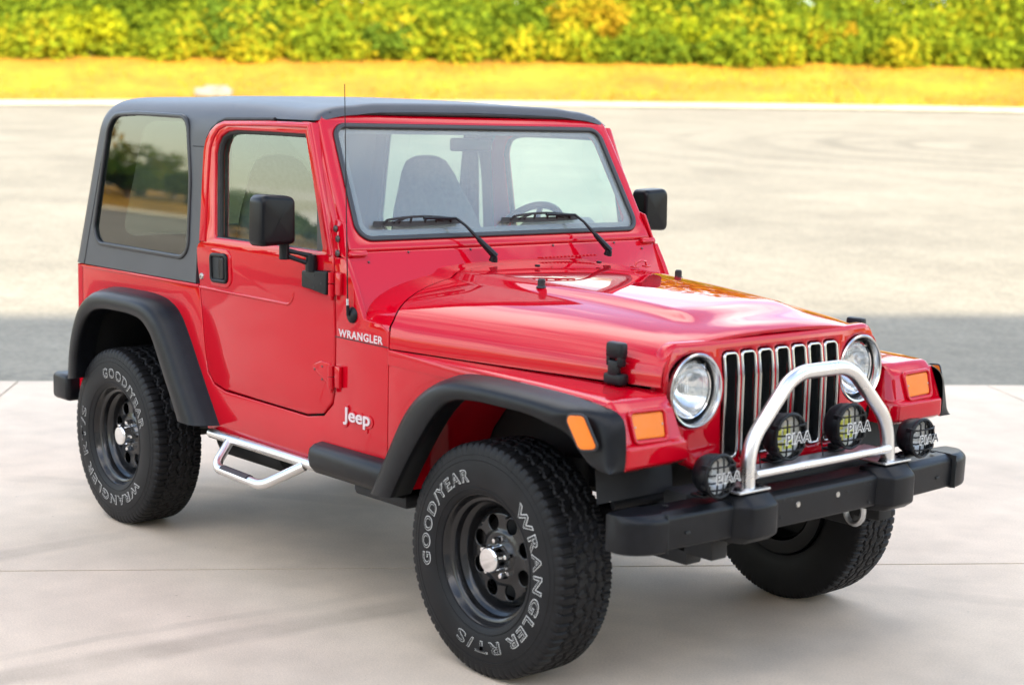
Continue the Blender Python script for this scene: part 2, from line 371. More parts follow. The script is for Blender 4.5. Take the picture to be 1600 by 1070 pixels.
# concrete apron: separate slabs with open joints
def apron(bm):
    ns = [-8.4, -3.55, .757, 5.107]; ds = [-15.75, -9.45, -3.12, 3.22, 9.5, 15.8]
    for i in range(len(ns) - 1):
        for j in range(len(ds) - 1):
            g = .006; n0, n1, d0, d1 = ns[i] + g, ns[i + 1] - g, ds[j] + g, ds[j + 1] - g
            a = [nd(n0, d0), nd(n1, d0), nd(n1, d1), nd(n0, d1)]
            tb = [bm.verts.new(p) for p in a]; bb = [bm.verts.new(p - Vector((0, 0, .12))) for p in a]
            bm.faces.new(tb)
            for k in range(4): bm.faces.new((tb[k], tb[(k + 1) % 4], bb[(k + 1) % 4], bb[k]))
tag(part('driveway', concrete, None, apron, smooth=False, recalc=True), kind='structure')
jm = mat('joint_filler', (.03, .027, .025), .9)
tag(part('joint_bed', jm, None, lambda bm: cap(bm, [bm.verts.new(nd(n, d, -.012)) for n, d in ((-8.4, -15.7), (5.1, -15.7), (5.1, 15.8), (-8.4, 15.8))])), kind='structure')
# asphalt lot rising towards the bank: one sheet to the horizon
def lot(bm):
    ns = [-400, -150, -60, -25, -8.5, 5.11] + [5.12 + .7 * k for k in range(1, 12)] + [14 + 4 * k for k in range(0, 13)] + [80, 120, 200, 400]; ds = [-400, -200, -100, -70] + [-50 + 5 * k for k in range(0, 21)] + [70, 100, 200, 400]
    grid(bm, [[nd(n, d, ground_z(n, d) - (.03 if n <= 5.115 else .004)) for d in ds] for n in ns])
tag(part('asphalt_lot', asphalt, None, lot), kind='structure')
# kerb and grass bank
def out2(k):
    a, b = KERB[max(k - 1, 0)], KERB[min(k + 1, len(KERB) - 1)]; t = (b - a).normalized(); return Vector((t.y, -t.x)) if (Vector((t.y, -t.x)).dot(Vector((KERB[k].x, KERB[k].y))) > 0) else Vector((-t.y, t.x))
def kerb(bm):
    rows = []
    for k, p in enumerate(KERB):
        o = out2(k); z = ground_z(p.x, p.y)
        rows.append([nd(p.x + o.x * a, p.y + o.y * a, z + h) for a, h in ((-.45, .012), (-.02, .02), (.0, .12), (.03, .15), (.19, .155), (.20, .05))])
    grid(bm, rows)
tag(part('kerb', kerbm, None, kerb, sharp=50), kind='structure')
def bank_h(a): return .13 + 1.62 * ss(0, 9.5, a) + .10 * max(0, a - 8) if a < 30 else .13 + 1.62 + 2.2 + (a - 30) * .03
def bank(bm):
    rows = []
    for k, p in enumerate(KERB):
        o = out2(k); z = ground_z(p.x, p.y)
        hh = .35 + .65 * ss(-60, -20, p.y)
        rows.append([nd(p.x + o.x * a, p.y + o.y * a, z + bank_h(a) * (hh if a > .3 else 1) + .12 * (noise.noise(Vector((p.x * .3 + a * .4, p.y * .3, 0)))) * ss(.3, 3, a)) for a in (.18, .6, 1.5, 2.5, 3.5, 4.5, 5.5, 6.5, 7.5, 9, 11, 14, 18, 24, 32, 60, 140)])
    grid(bm, rows)
tag(part('grass_bank', grassm, None, bank), kind='structure')
def tuft(bm):
    rnd = random.Random(3)
    for k, p in enumerate(KERB):
        if not (-45 < p.y < 50) or p.x < 20: continue
        o = out2(k)
        for _ in range(150):
            a = rnd.uniform(.25, 8.5); al = rnd.uniform(-.6, .6); q = nd(p.x + o.x * a + o.y * al, p.y + o.y * a - o.x * al, ground_z(p.x, p.y) + bank_h(a) * (.35 + .65 * ss(-60, -20, p.y)) - .03)
            h = rnd.uniform(.06, .20); w = rnd.uniform(.02, .05); an = rnd.uniform(0, pi); dx = Vector((cos(an), sin(an), 0)) * w; ln = Vector((rnd.uniform(-.06, .06), rnd.uniform(-.06, .06), h))
            vs = [bm.verts.new(q - dx), bm.verts.new(q + dx), bm.verts.new(q + ln)]; bm.faces.new(vs)
tag(part('grass', grassm, None, tuft, smooth=False, recalc=False), 'dry yellow grass on the bank', 'grass', kind='stuff')

# foliage
def leafmat(name, c1, c2, c3=None):
    m = bpy.data.materials.new(name); m.use_nodes = True; t = m.node_tree; p = t.nodes['Principled BSDF']; p.inputs['Roughness'].default_value = .6; p.inputs['Specular IOR Level'].default_value = .0
    g = t.nodes.new('ShaderNodeNewGeometry'); n = t.nodes.new('ShaderNodeTexNoise'); n.inputs['Scale'].default_value = .17; n.inputs['Detail'].default_value = 3
    t.links.new(g.outputs['Position'], n.inputs['Vector'])
    r = t.nodes.new('ShaderNodeValToRGB'); r.color_ramp.elements[0].position = .36; r.color_ramp.elements[0].color = (*c1, 1); r.color_ramp.elements[1].position = .56; r.color_ramp.elements[1].color = (*c2, 1)
    if c3: e = r.color_ramp.elements.new(.70); e.color = (*c3, 1)
    ri = t.nodes.new('ShaderNodeMapRange'); ri.inputs['To Min'].default_value = -.12; ri.inputs['To Max'].default_value = .12; t.links.new(g.outputs['Random Per Island'], ri.inputs['Value'])
    a = t.nodes.new('ShaderNodeMath'); a.operation = 'ADD'; t.links.new(n.outputs['Fac'], a.inputs[0]); t.links.new(ri.outputs[0], a.inputs[1])
    t.links.new(a.outputs[0], r.inputs[0]); t.links.new(r.outputs[0], p.inputs['Base Color'])
    tr = t.nodes.new('ShaderNodeBsdfTranslucent'); t.links.new(r.outputs[0], tr.inputs[0]); mx_ = t.nodes.new('ShaderNodeMixShader'); mx_.inputs[0].default_value = .45
    o = t.nodes['Material Output']; t.links.new(p.outputs[0], mx_.inputs[1]); t.links.new(tr.outputs[0], mx_.inputs[2]); t.links.new(mx_.outputs[0], o.inputs['Surface'])
    return m
L_mix = leafmat('thicket_leaves', (.085, .135, .012), (.20, .25, .014), (.33, .28, .014))
L_green = leafmat('green_leaves', (.035, .075, .010), (.10, .16, .016))
L_lime = leafmat('lime_leaves', (.17, .22, .010), (.32, .33, .012))
L_red = leafmat('autumn_leaves', (.33, .20, .014), (.33, .25, .014), (.24, .27, .014))
L_tree = leafmat('tree_leaves', (.035, .075, .012), (.10, .15, .016), (.20, .19, .02))
bark = mat('bark', (.10, .075, .055), .9, var=.4, vscale=6)
def clump(bm, c, rad, n, size, rnd, shell=.35):
    """leaf-sized faces through an uneven ball"""
    sd_ = rnd.random() * 100
    for _ in range(n):
        v = Vector((rnd.gauss(0, 1), rnd.gauss(0, 1), rnd.gauss(0, 1))).normalized()
        k = 1 + .38 * noise.noise(v * 1.7 + Vector((sd_, 0, 0))) + .22 * noise.noise(v * 4 + Vector((0, sd_, 0)))
        r = k * (1 - shell * rnd.random() ** 1.6)
        p = c + Vector((v.x * rad[0] * r, v.y * rad[1] * r, v.z * rad[2] * r))
        nn = (v * .7 + Vector((rnd.gauss(0, .6), rnd.gauss(0, .6), rnd.gauss(.25, .6)))).normalized(); t1 = nn.orthogonal().normalized(); t1 = (Matrix.Rotation(rnd.random() * 6.28, 3, nn) @ t1); t2 = nn.cross(t1); s = size * rnd.uniform(.6, 1.3)
        bm.faces.new([bm.verts.new(p + t1 * s), bm.verts.new(p + t2 * s * .55), bm.verts.new(p - t1 * s), bm.verts.new(p - t2 * s * .55)])
def bank_pt(k, a):
    p = KERB[k]; o = out2(k); hh = .35 + .65 * ss(-60, -20, p.y)
    return nd(p.x + o.x * a, p.y + o.y * a, ground_z(p.x, p.y) + bank_h(a) * hh)
def kerb_at(d):
    return min((k for k in range(len(KERB)) if KERB[k].x > 10), key=lambda k: abs(KERB[k].y - d))
def thicket(bm):
    rnd = random.Random(11)
    for row, (a0, sc) in enumerate(((9.0, .8), (10.6, 1.2), (12.5, 1.7), (15, 2.2), (18.5, 2.8))):
        d = -40
        while d < 48:
            k = kerb_at(d); p = bank_pt(k, a0 + rnd.uniform(-.9, .9)) + DV * rnd.uniform(-.5, .5)
            r = sc * rnd.uniform(.75, 1.25); clump(bm, p + Vector((0, 0, r * .55)), (r * 1.25, r * 1.25, r), int(900 * r ** 1.4), .145, rnd, .75); d += sc * rnd.uniform(.9, 1.5)
tag(part('thicket', L_mix, None, thicket, smooth=False, recalc=False), 'dense thicket of yellow-green bushes along the top of the grass bank', 'bushes', kind='stuff')
def woodland(bm):
    rnd = random.Random(17)
    for a0, sc, up in ((23, 3.2, 1.5), (28, 4.0, 4.0), (34, 4.6, 6.5)):
        d = -60
        while d < 62:
            k = kerb_at(d); p = bank_pt(k, a0 + rnd.uniform(-1.5, 1.5)) + DV * rnd.uniform(-1, 1)
            r = sc * rnd.uniform(.8, 1.25); clump(bm, p + Vector((0, 0, up + r * .4)), (r * 1.2, r * 1.2, r), int(70 * r ** 1.5), .42, rnd, .8); d += sc * rnd.uniform(.8, 1.2)
L_wood = leafmat('woodland_leaves', (.16, .13, .012), (.34, .20, .012), (.22, .22, .014))
tag(part('woodland', L_wood, None, woodland, smooth=False, recalc=False), 'golden autumn woodland on the slope beyond the thicket', 'woods', kind='stuff')
def shrub(name, label, d, a, r, m, seed, squash=1.0):
    rnd = random.Random(seed); p = bank_pt(kerb_at(d), a); t = empty(name, p); tag(t, label, 'shrub')
    bm = bmesh.new()
    for q in range(7):
        an = rnd.random() * 6.28; rad = r * rnd.uniform(.4, .65); off = Vector((cos(an) * r * .55, sin(an) * r * .55, r * rnd.uniform(.4, 1.0) * squash)); clump(bm, off, (rad, rad, rad * .9), 420, .14, rnd, .7)
    obj('foliage', bm, m, t, smooth=False, recalc=False)
    part('stem', bark, t, lambda bm: [tube(bm, [(0, 0, -.1), (cos(an) * r * .2, sin(an) * r * .2, r * .4), (cos(an) * r * .5, sin(an) * r * .5, r * .9)], [.05, .04, .02], 6) for an in (0, 2, 4.2)])
shrub('shrub', 'round dark green shrub at the upper left edge of the bank', -5.2, 9.6, 1.55, L_green, 21)
shrub('shrub', 'dark green shrub leaning out of the thicket above the car roof', .8, 9.2, 1.45, L_green, 22)
shrub('shrub', 'orange and red autumn shrub in the thicket right of the car roof', 7.0, 10.5, 1.6, L_red, 23)
shrub('shrub', 'tall dark green shrub behind the orange autumn one', 12.2, 13.0, 2.0, L_green, 24)
shrub('shrub', 'small orange shrub near the right end of the thicket', 15.6, 9.8, 1.0, L_red, 25)
shrub('shrub', 'bright lime shrub at the far left foot of the thicket', -9.8, 9.4, 1.3, L_lime, 26)
shrub('shrub', 'bright lime shrub low on the bank right of the mirror', 11.0, 8.9, 1.1, L_lime, 27)

# pale block lying on the grass behind the roof
kk = kerb_at(-5.0)
def block(bm):
    box(bm, (0, 0, .14), (.55, 1.25, .30), .05, seg=3); box(bm, (.02, .1, .32), (.42, .80, .12), .04, seg=3)
bo = part('stone_block', mat('weathered_stone', (.14, .132, .11), .9, var=.35, vscale=3), None, block); bo.location = bank_pt(kk, 1.7) + DV * (-5.45 - KERB[kk].y); bo.rotation_euler = (0, 0, math.atan2(DV.y, DV.x) - pi / 2)
tag(bo, 'pale low stone block on the yellow grass behind the car roof', 'stone')

# trees across the lot, seen mirrored in the side windows
def tree(seed):
    rnd = random.Random(seed); t = empty('tree'); h = rnd.uniform(5.2, 7.5)
    part('trunk', bark, t, lambda bm: (tube(bm, [(0, 0, -.2), (.05, .03, h * .3), (-.06, .08, h * .62)], [.24, .18, .09], 8), [tube(bm, [(0, 0, h * .3), (cos(a) * h * .16, sin(a) * h * .16, h * .5), (cos(a) * h * .25, sin(a) * h * .25, h * .66)], [.10, .07, .03], 6) for a in (0, 1.5, 3, 4.6)]))
    bm = bmesh.new()
    for q in range(11):
        an = rnd.random() * 6.28; rr_ = h * rnd.uniform(.04, .26); clump(bm, Vector((cos(an) * rr_, sin(an) * rr_, h * rnd.uniform(.22, .88))), (h * .19, h * .19, h * .15), 190, .24, rnd)
    obj('crown', bm, L_tree, t, smooth=False, recalc=False)
    return t
protos = [tree(s) for s in (31, 32, 33)]; rnd = random.Random(5); i = 0
for k in range(27, 60):
    for row in (0, 1, 2):
        p = bank_pt(k, 9.5 + 3.5 * row + rnd.uniform(-1, 1)) + DV * rnd.uniform(-1, 1); src = protos[i % 3]
        t = src if i < 3 else dup(src, None)
        t.location = p; t.rotation_euler = (0, 0, rnd.random() * 6.28); q = rnd.uniform(.22, .36) * (1 + .10 * row); t.scale = (q * 2.2, q * 2.2, q)
        tag(t, 'leafy green tree across the lot, mirrored in the side windows of the car', 'tree', 'trees across the lot'); i += 1

# building behind the photographer: its roof line throws the shade the car stands in
bld = empty('building', nd(-15, 0)); bld.rotation_euler = (0, 0, R(3.4)); tag(bld, 'long pale building behind the photographer, shading the driveway', 'building')
wallm = mat('pale_render', (.68, .62, .54), .85, var=.08, vscale=2); doorm = mat('roller_door', (.50, .50, .50), .5); roofm = mat('roof_metal', (.10, .10, .11), .5)
RZ = Matrix.Rotation(math.atan2(DV.y, DV.x), 4, 'Z'); BH = 9.15
def bbox(n0, n1, d0, d1, z0, z1, bev=0):
    return lambda bm: box(bm, nd((n0 + n1) / 2 + 9, (d0 + d1) / 2, (z0 + z1) / 2), (d1 - d0, n1 - n0, z1 - z0), bev, RZ)
part('wall', wallm, bld, bbox(-20, -9, -17, 17, 0, BH))
part('parapet', roofm, bld, bbox(-20.2, -8.8, -17.2, 17.2, BH, BH + .25, .03))
for d in range(-12, 11, 8):
    dr_ = part('roller_door', doorm, bld, bbox(-9.02, -8.94, d - 2, d + 2, .02, 3.4), *[bbox(-8.94, -8.92, d - 2, d + 2, .3 + .35 * k, .34 + .35 * k) for k in range(9)])
    w = part('window', M['void'], bld, bbox(-9.02, -8.95, d + 2.9, d + 5.3, 4.2, 5.6)); part('window_frame', doorm, w, bbox(-9.01, -8.92, d + 2.8, d + 5.4, 4.1, 4.2), bbox(-9.01, -8.92, d + 2.8, d + 5.4, 5.6, 5.7))
# ------------------------------------------------------------------ the car (x forward, front axle at x = 0; y < 0 is the side towards the camera)
car = empty('off_road_car')
tag(car, 'red two-door off-road car with black hardtop parked on the pale concrete', 'car')
YB = .755
def ys(z): return YB if z < 1.19 else YB - .07 * (z - 1.19)          # body side, leaning in above the belt
def yh(z): return .757 - .055 * (z - 1.05)                            # hardtop side
def side_map(s, off=0, fy=None):
    return lambda u, v, w: (u, s * ((fy(v) if fy else YB) + off + w), v)

# --- tub
notch = [(-1.7585, 1.046), (-1.722, .806), (-1.700, .719), (-1.652, .677), (-1.572, .661), (-1.02, .651), (-.918, .669), (-.862, .718), (-.850, .766), (-.848, .965), (-.860, 1.222)]
def tub_side(s):
    def f(bm):
        arch = [(-2.70, .56), (-2.67, .72), (-2.60, .84), (-2.50, .915), (-2.12, .925), (-1.98, .90), (-1.88, .80), (-1.70, .50)]
        out = [(-2.735, .56)] + arch + [(-.5515, .495), (-.5515, 1.0), (-.60, 1.022), (-.69, 1.03), (-.755, 1.15), (-.80, 1.222)]
        out += notch[::-1] + [(-2.735, 1.046)]
        plate(bm, out, t=.02, bev=.003, fmap=side_map(s, -.01))
    return f
def tub_rear(bm):
    path = fillet([(-2.736, -.755, 0), (-2.806, -.755, 0), (-2.806, .755, 0), (-2.736, .755, 0)], .05, 8)
    grid(bm, [[(p.x, p.y, z) for p in path] for z in (.495, .56, .8, 1.04, 1.046)])
    grid(bm, [[(p.x + .02 * (1 if p.x < -2.76 else 0), p.y * .97, z) for p in path] for z in (.50, 1.046)])
def inner_shell(bm):
    box(bm, (-1.68, 0, .535), (2.1, 1.44, .05), .01)
    both(lambda s: box(bm, (-1.30, s * .708, .78), (.98, .02, .50)))  # dark walls added behind the doors so the gaps read as shade
    both(lambda s: box(bm, (-2.27, s * .55, .90), (.95, .36, .03), .01))
    box(bm, (-.70, 0, .74), (.03, 1.46, .48))
EACH = lambda name, m, parent, items, fn, **k: [part(name, m, parent, (lambda bm, it=it: fn(bm, it)), **k) for it in items]
tub = part('body_tub', M['paint'], car, tub_side(-1), tub_side(1), tub_rear)
part('dark_cabin_shell', M['dark'], car, inner_shell)
def tub_top_rail(s):
    return lambda bm: box(bm, (-2.25, s * .735, 1.043), (.98, .05, .012), .004)
both(lambda s: part('body_rail', M['paint'], tub, tub_top_rail(s)))

# --- cowl: same rounded section as the rear of the hood, dying into the plane of the windscreen
def hood_half(x, n=26, extra=True):
    t = (x + .55) / 1.0
    a = lerp(.751, .513, t) + .012 * sin(pi * min(max(t, 0), 1)); zb = lerp(.947, .934, min(max(t, 0), 1))
    zc = lerp(1.022, .998, min(max(t, 0), 1.05))
    ztop = spl_top(x)
    pts = [(a + .001, zb), (a, zb + .03), (a - .004, zc - .004), (a - .0075, zc + .002)]
    e = 2.35
    for k in range(1, n + 1):
        ph = (k / n) * pi / 2; c, s = cos(ph), sin(ph)
        y = (a - .0075) * max(c, 0) ** (2 / e); z = zc + .002 + (ztop - zc - .002) * s ** (2 / e)
        dz = z - zc - .002; y = max(0, y - .024 * (1 - math.exp(-dz / .03)) * (1 - ss(.5, 1, k / n)))
        pts.append((y, z))
    # raised centre panel
    b = lerp(.385, .26, ss(-.75, .35, x)); fade = 1 - ss(.24, .36, x)
    return [(y, z + .016 * fade * (1 - ss(b - .012, b + .035, y)) if z > zc + .01 else z) for y, z in pts]
TOPX = [(-.95, 1.192), (-.70, 1.176), (-.45, 1.166), (-.2, 1.153), (0, 1.140), (.2, 1.123), (.33, 1.106), (.42, 1.085), (.47, 1.062)]
def spl_top(x):
    x = min(max(x, -.95), .469)
    for i in range(len(TOPX) - 1):
        if TOPX[i][0] <= x <= TOPX[i + 1][0]:
            t = (x - TOPX[i][0]) / (TOPX[i + 1][0] - TOPX[i][0]); z0, z1 = TOPX[i][1], TOPX[i + 1][1]
            m = lambda j: (TOPX[min(j + 1, len(TOPX) - 1)][1] - TOPX[max(j - 1, 0)][1]) / (TOPX[min(j + 1, len(TOPX) - 1)][0] - TOPX[max(j - 1, 0)][0])
            h = TOPX[i + 1][0] - TOPX[i][0]; t2, t3 = t * t, t ** 3
            return (2 * t3 - 3 * t2 + 1) * z0 + (t3 - 2 * t2 + t) * h * m(i) + (-2 * t3 + 3 * t2) * z1 + (t3 - t2) * h * m(i + 1)
def full(half):
    """half section from the near side base to the middle -> near to far"""
    return [(-y, z) for y, z in half] + [(y, z) for y, z in half[-2::-1]]
def rear_x(y):                      # rear edge of the hood, bowed back in the middle
    a = abs(y); return -.548 if a > .735 else lerp(-.70, -.548, (a / .735) ** 2.3)
def sec(x, dx):
    """section at station x, with the x of each point shifted by dx(y, z)"""
    return [(x + dx(y, z), y, z) for y, z in full(hood_half(x))]
def hood(bm):
    rows = []
    N = 46
    for k in range(N + 1):
        t = k / N; row = []
        xs = lerp(-.548, .444, t)
        base = full(hood_half(xs))
        for (y, z) in base:
            w = (1 - t) ** 1.5
            xx = xs + (rear_x(y) + .548) * w + (.012 * t ** 8 * (1 - (y / .52) ** 2) if abs(y) < .52 else 0)
            row.append((xx, y, z))
        rows.append(row)
    # re-seat heights where the rear edge was bowed back
    rows = [[(x, y, z) for x, y, z in r] for r in rows]
    # rolled front lip
    fr = rows[-1]
    for dz, dx, sc in ((.0015, .003, .002), (.007, .0035, .006), (.012, .001, .012)):
        rows.append([(x + dx, y * (1 - sc), z - dz if z > .97 else z) for x, y, z in fr])
    vs = grid(bm, rows)
    # folded rear edge
    grid(bm, [rows[0], [(x - .004, y * .985, z - .012) for x, y, z in rows[0]]])
hd = part('hood', M['paint'], car, hood, sharp=50)
def cowl(bm):
    rows = []
    for k in range(9):
        t = k / 8; row = []
        for (y, z) in full(hood_half(-.56)):
            x0 = rear_x(y) - .006; x1 = -.70 - (z - 1.022) * .55 if z > 1.022 else -.70
            x1 = min(x1, x0 - .004) - .05; xx = lerp(x0, x1, t)
            row.append((xx, y * (1.0 if z > 1.0 else 1), z - .001 + .010 * ss(.2, 1, t) * (1 - (y / .76) ** 2)))
        rows.append(row)
    grid(bm, rows)
cw = part('cowl', M['paint'], car, cowl, sharp=50)
# black gap between hood and cowl
def seam(bm):
    row = [(x - .002, y * .99, z - .012) for x, y, z in [(rear_x(y) - .003, y, z) for y, z in full(hood_half(-.56))]]
    row2 = [(x - .01, y, z) for x, y, z in row]; grid(bm, [[(x + .012, y, z) for x, y, z in row], row2])
part('hood_seal', M['gasket'], car, seam)
# windscreen plane
WO = Vector((-.832, 0, 1.28)); WE = Vector((-.481, 0, .877)); WN = Vector((.877, 0, .481))
def wmap(u, v, w): return WO + WE * v + WN * w + Vector((0, u, 0))
def riser(bm):
    plate(bm, rp([(-.742, -.30), (.742, -.30), (.735, -.043), (-.735, -.043)], [.002, .002, .01, .01], 3), t=.02, bev=.003, fmap=lambda u, v, w: wmap(u, v, w - .014))
part('windscreen_riser', M['paint'], cw, riser)
def vents(bm):
    for k in range(15):
        y = .09 + k * .019; box(bm, (-.752, y, spl_top(-.72) + .0185), (.034, .0085, .006), .002, Matrix.Rotation(R(-4), 4, 'Y'))
part('cowl_vent', M['paint'], cw, vents)
EACH('cowl_bolt', M['darkbolt'], cw, (-.66, -.48, -.20, .20, .52, .66), lambda bm, y: lathe(bm, [(0, .004), (.003, .0035), (.0045, 0)], ZM(wmap(y, -.052 - .03 * (abs(y) > .6), -.003), WN), 10))

# --- windscreen frame, glass, gasket
V = lambda z: (z - 1.28) / .877
wf_out = rp([(-.728, V(1.243)), (.728, V(1.243)), (.712, V(1.50)), (.690, V(1.706)), (-.690, V(1.706)), (-.712, V(1.50))], [.012, .012, .3, .045, .045, .3], 6)
wf_hole = rp([(-.676, V(1.279)), (.676, V(1.279)), (.640, V(1.666)), (-.640, V(1.666))], .055, 8)
def inset(poly, d):
    n = len(poly); out = []
    if sum(poly[i - 1][0] * poly[i][1] - poly[i][0] * poly[i - 1][1] for i in range(n)) < 0: d = -d
    for i in range(n):
        a, b, c = Vector(poly[i - 1]), Vector(poly[i]), Vector(poly[(i + 1) % n])
        t = (c - a).normalized(); nn = Vector((-t.y, t.x)); out.append((b.x + nn.x * d, b.y + nn.y * d))
    return out
wfr = part('windscreen_frame', M['paint'], car, lambda bm: plate(bm, wf_out, [wf_hole], .055, .012, lambda u, v, w: wmap(u, v, w - .0275)))
part('gasket', M['gasket'], wfr, lambda bm: plate(bm, inset(wf_hole, -.006), [inset(wf_hole, .013)], .016, .006, lambda u, v, w: wmap(u, v, w - .001)))
def wglass(bm):
    o = inset(wf_hole, .006); cap(bm, [bm.verts.new(wmap(a, b, -.006)) for a, b in o])
gl = part('windscreen', M['wglass'], wfr, wglass, smooth=False)
def wfrit(bm):
    plate(bm, inset(wf_hole, .004), [rp([(-.632, V(1.312)), (.632, V(1.312)), (.604, V(1.640)), (-.604, V(1.640))], .03, 6)], .002, .0005, lambda u, v, w: wmap(u, v, w - .010))
part('glass_border', M['frit'], wfr, wfrit)
# hinge covers, folding brackets and bolts at the foot of the frame
def hinge_cover(s):
    def f(bm):
        box(bm, wmap(s * .700, -.052, .004), (.018, .075, .020), .006, Matrix.Rotation(R(-29), 4, 'Y'))
    return f
both(lambda s: part('frame_hinge', M['paint'], wfr, hinge_cover(s)))
def side_bracket(s):
    def f(bm):
        plate(bm, rp([(-.861, 1.232), (-.80, 1.215), (-.845, 1.335), (-.895, 1.352), (-.905, 1.318)], .006, 3), t=.010, bev=.003, fmap=lambda u, v, w: (u, s * (lerp(.742, .722, (v - 1.22) / .13) + w), v))
    return f
def _br(s):
    b = part('hinge_bracket', M['paint'], wfr, side_bracket(s))
    for q in ((-.884, 1.317, .731), (-.862, 1.284, .737), (-.852, 1.236, .744)):
        part('bracket_bolt', M['darkbolt'], b, lambda bm: lathe(bm, [(0, .007), (.005, .0065), (.007, .004), (.011, .003), (.012, 0)], ZM((q[0], s * (q[2] + .004), q[1]), (0, s, 0)), 16))
both(_br)
# A-pillar cheek: red filler between the frame and the door
def cheek(s):
    def f(bm):
        rows = []
        for z in (1.225, 1.30, 1.40, 1.50, 1.60, 1.668):
            p = wmap(0, V(z), 0); yo = lerp(.727, .700, (z - 1.225) / .44)
            rows.append([(p.x - .01, s * (yo - .012), z), (p.x - .028, s * (yo + .006), z + .004), (p.x - .055, s * (ys(z) - .012), z + .006), (p.x - .072, s * (ys(z) - .006), z + .006), (p.x - .072, s * (ys(z) - .05), z + .006)])
        grid(bm, rows)
    return f
both(lambda s: part('pillar_trim', M['paint'], wfr, cheek(s)))

# --- wipers (parked low on the glass)
def wiper(py, ty):
    piv = Vector((-.725, py, 1.200))
    el = wmap(ty[1], .056, .030)                                   # arm meets the blade
    ar = bmesh.new()
    lathe(ar, [(0, .020), (.013, .018), (.016, 0)], ZM(piv + Vector((0, 0, -.004)), (.3, 0, 1)), 16)
    d = (el - piv); mid = piv + d * .42 + Vector((.006, 0, .012))
    tube(ar, [piv + Vector((.004, .008, .012)), piv + d * .12 + Vector((.005, 0, .016)), mid], [.013, .012, .009], 8)
    tube(ar, [mid, piv + d * .75 + Vector((.004, 0, .010)), el], [.007, .005, .005], 8)
    tube(ar, [el, wmap((ty[0] + ty[1]) / 2 + .03, .060, .030)], .005, 8)
    a = obj('wiper', ar, M['plastic'], car)
    bl = bmesh.new(); y0, y1 = ty[0], ty[1] + .03
    n = 18
    pts = [wmap(lerp(y0, y1, k / n), .052 - .004 * sin(pi * k / n), .006) for k in range(n + 1)]
    tube(bl, pts, .006, 6, prof=[(-.005, -.004), (.012, -.002), (.012, .002), (-.005, .004)])
    top = [wmap(lerp(y0 + .05, y1 - .05, k / n), .060 + .010 * sin(pi * k / n), .024) for k in range(n + 1)]
    tube(bl, top, .0045, 6)
    for k in (0, 4, 7, 11, 14, 18):
        u = lerp(y0 + .05, y1 - .05, k / n); tube(bl, [wmap(u, .060 + .010 * sin(pi * k / n), .024), wmap(lerp(u, (y0 + y1) / 2, -.06), .052, .010)], .0045, 6)
    tube(bl, [wmap(lerp(y0, y1, .22), .054, .016), wmap(lerp(y0, y1, .36), .066, .026)], .004, 6)
    tube(bl, [wmap(lerp(y0, y1, .64), .066, .026), wmap(lerp(y0, y1, .80), .054, .016)], .004, 6)
    obj('wiper_blade', bl, M['rubber'], a)
wiper(-.165, (-.600, -.250)); wiper(.405, (-.020, .330))

# --- doors
d_low = [(-1.753, 1.046), (-1.7165, .806), (-1.694, .722), (-1.648, .684), (-1.572, .668), (-1.02, .658), (-.922, .676), (-.869, .722), (-.857, .766), (-.855, .965), (-.866, 1.222)]
d_up = [(-1.053, 1.671), (-1.324, 1.674), (-1.631, 1.670), (-1.676, 1.660), (-1.719, 1.636), (-1.748, 1.598), (-1.760, 1.557), (-1.758, 1.40), (-1.754, 1.212), (-1.7665, 1.206), (-1.777, 1.190), (-1.778, 1.176), (-1.773, 1.12)]
d_win = [(-1.645, 1.236), (-1.678, 1.547), (-1.668, 1.583), (-1.647, 1.612), (-1.604, 1.630), (-1.546, 1.636), (-1.32, 1.635), (-1.086, 1.631), (-1.008, 1.436), (-.935, 1.236)]
def lip(s, out):
    return lambda bm: tube(bm, [(u, s * (ys(v) + .002), v) for u, v in out], .004, 8)
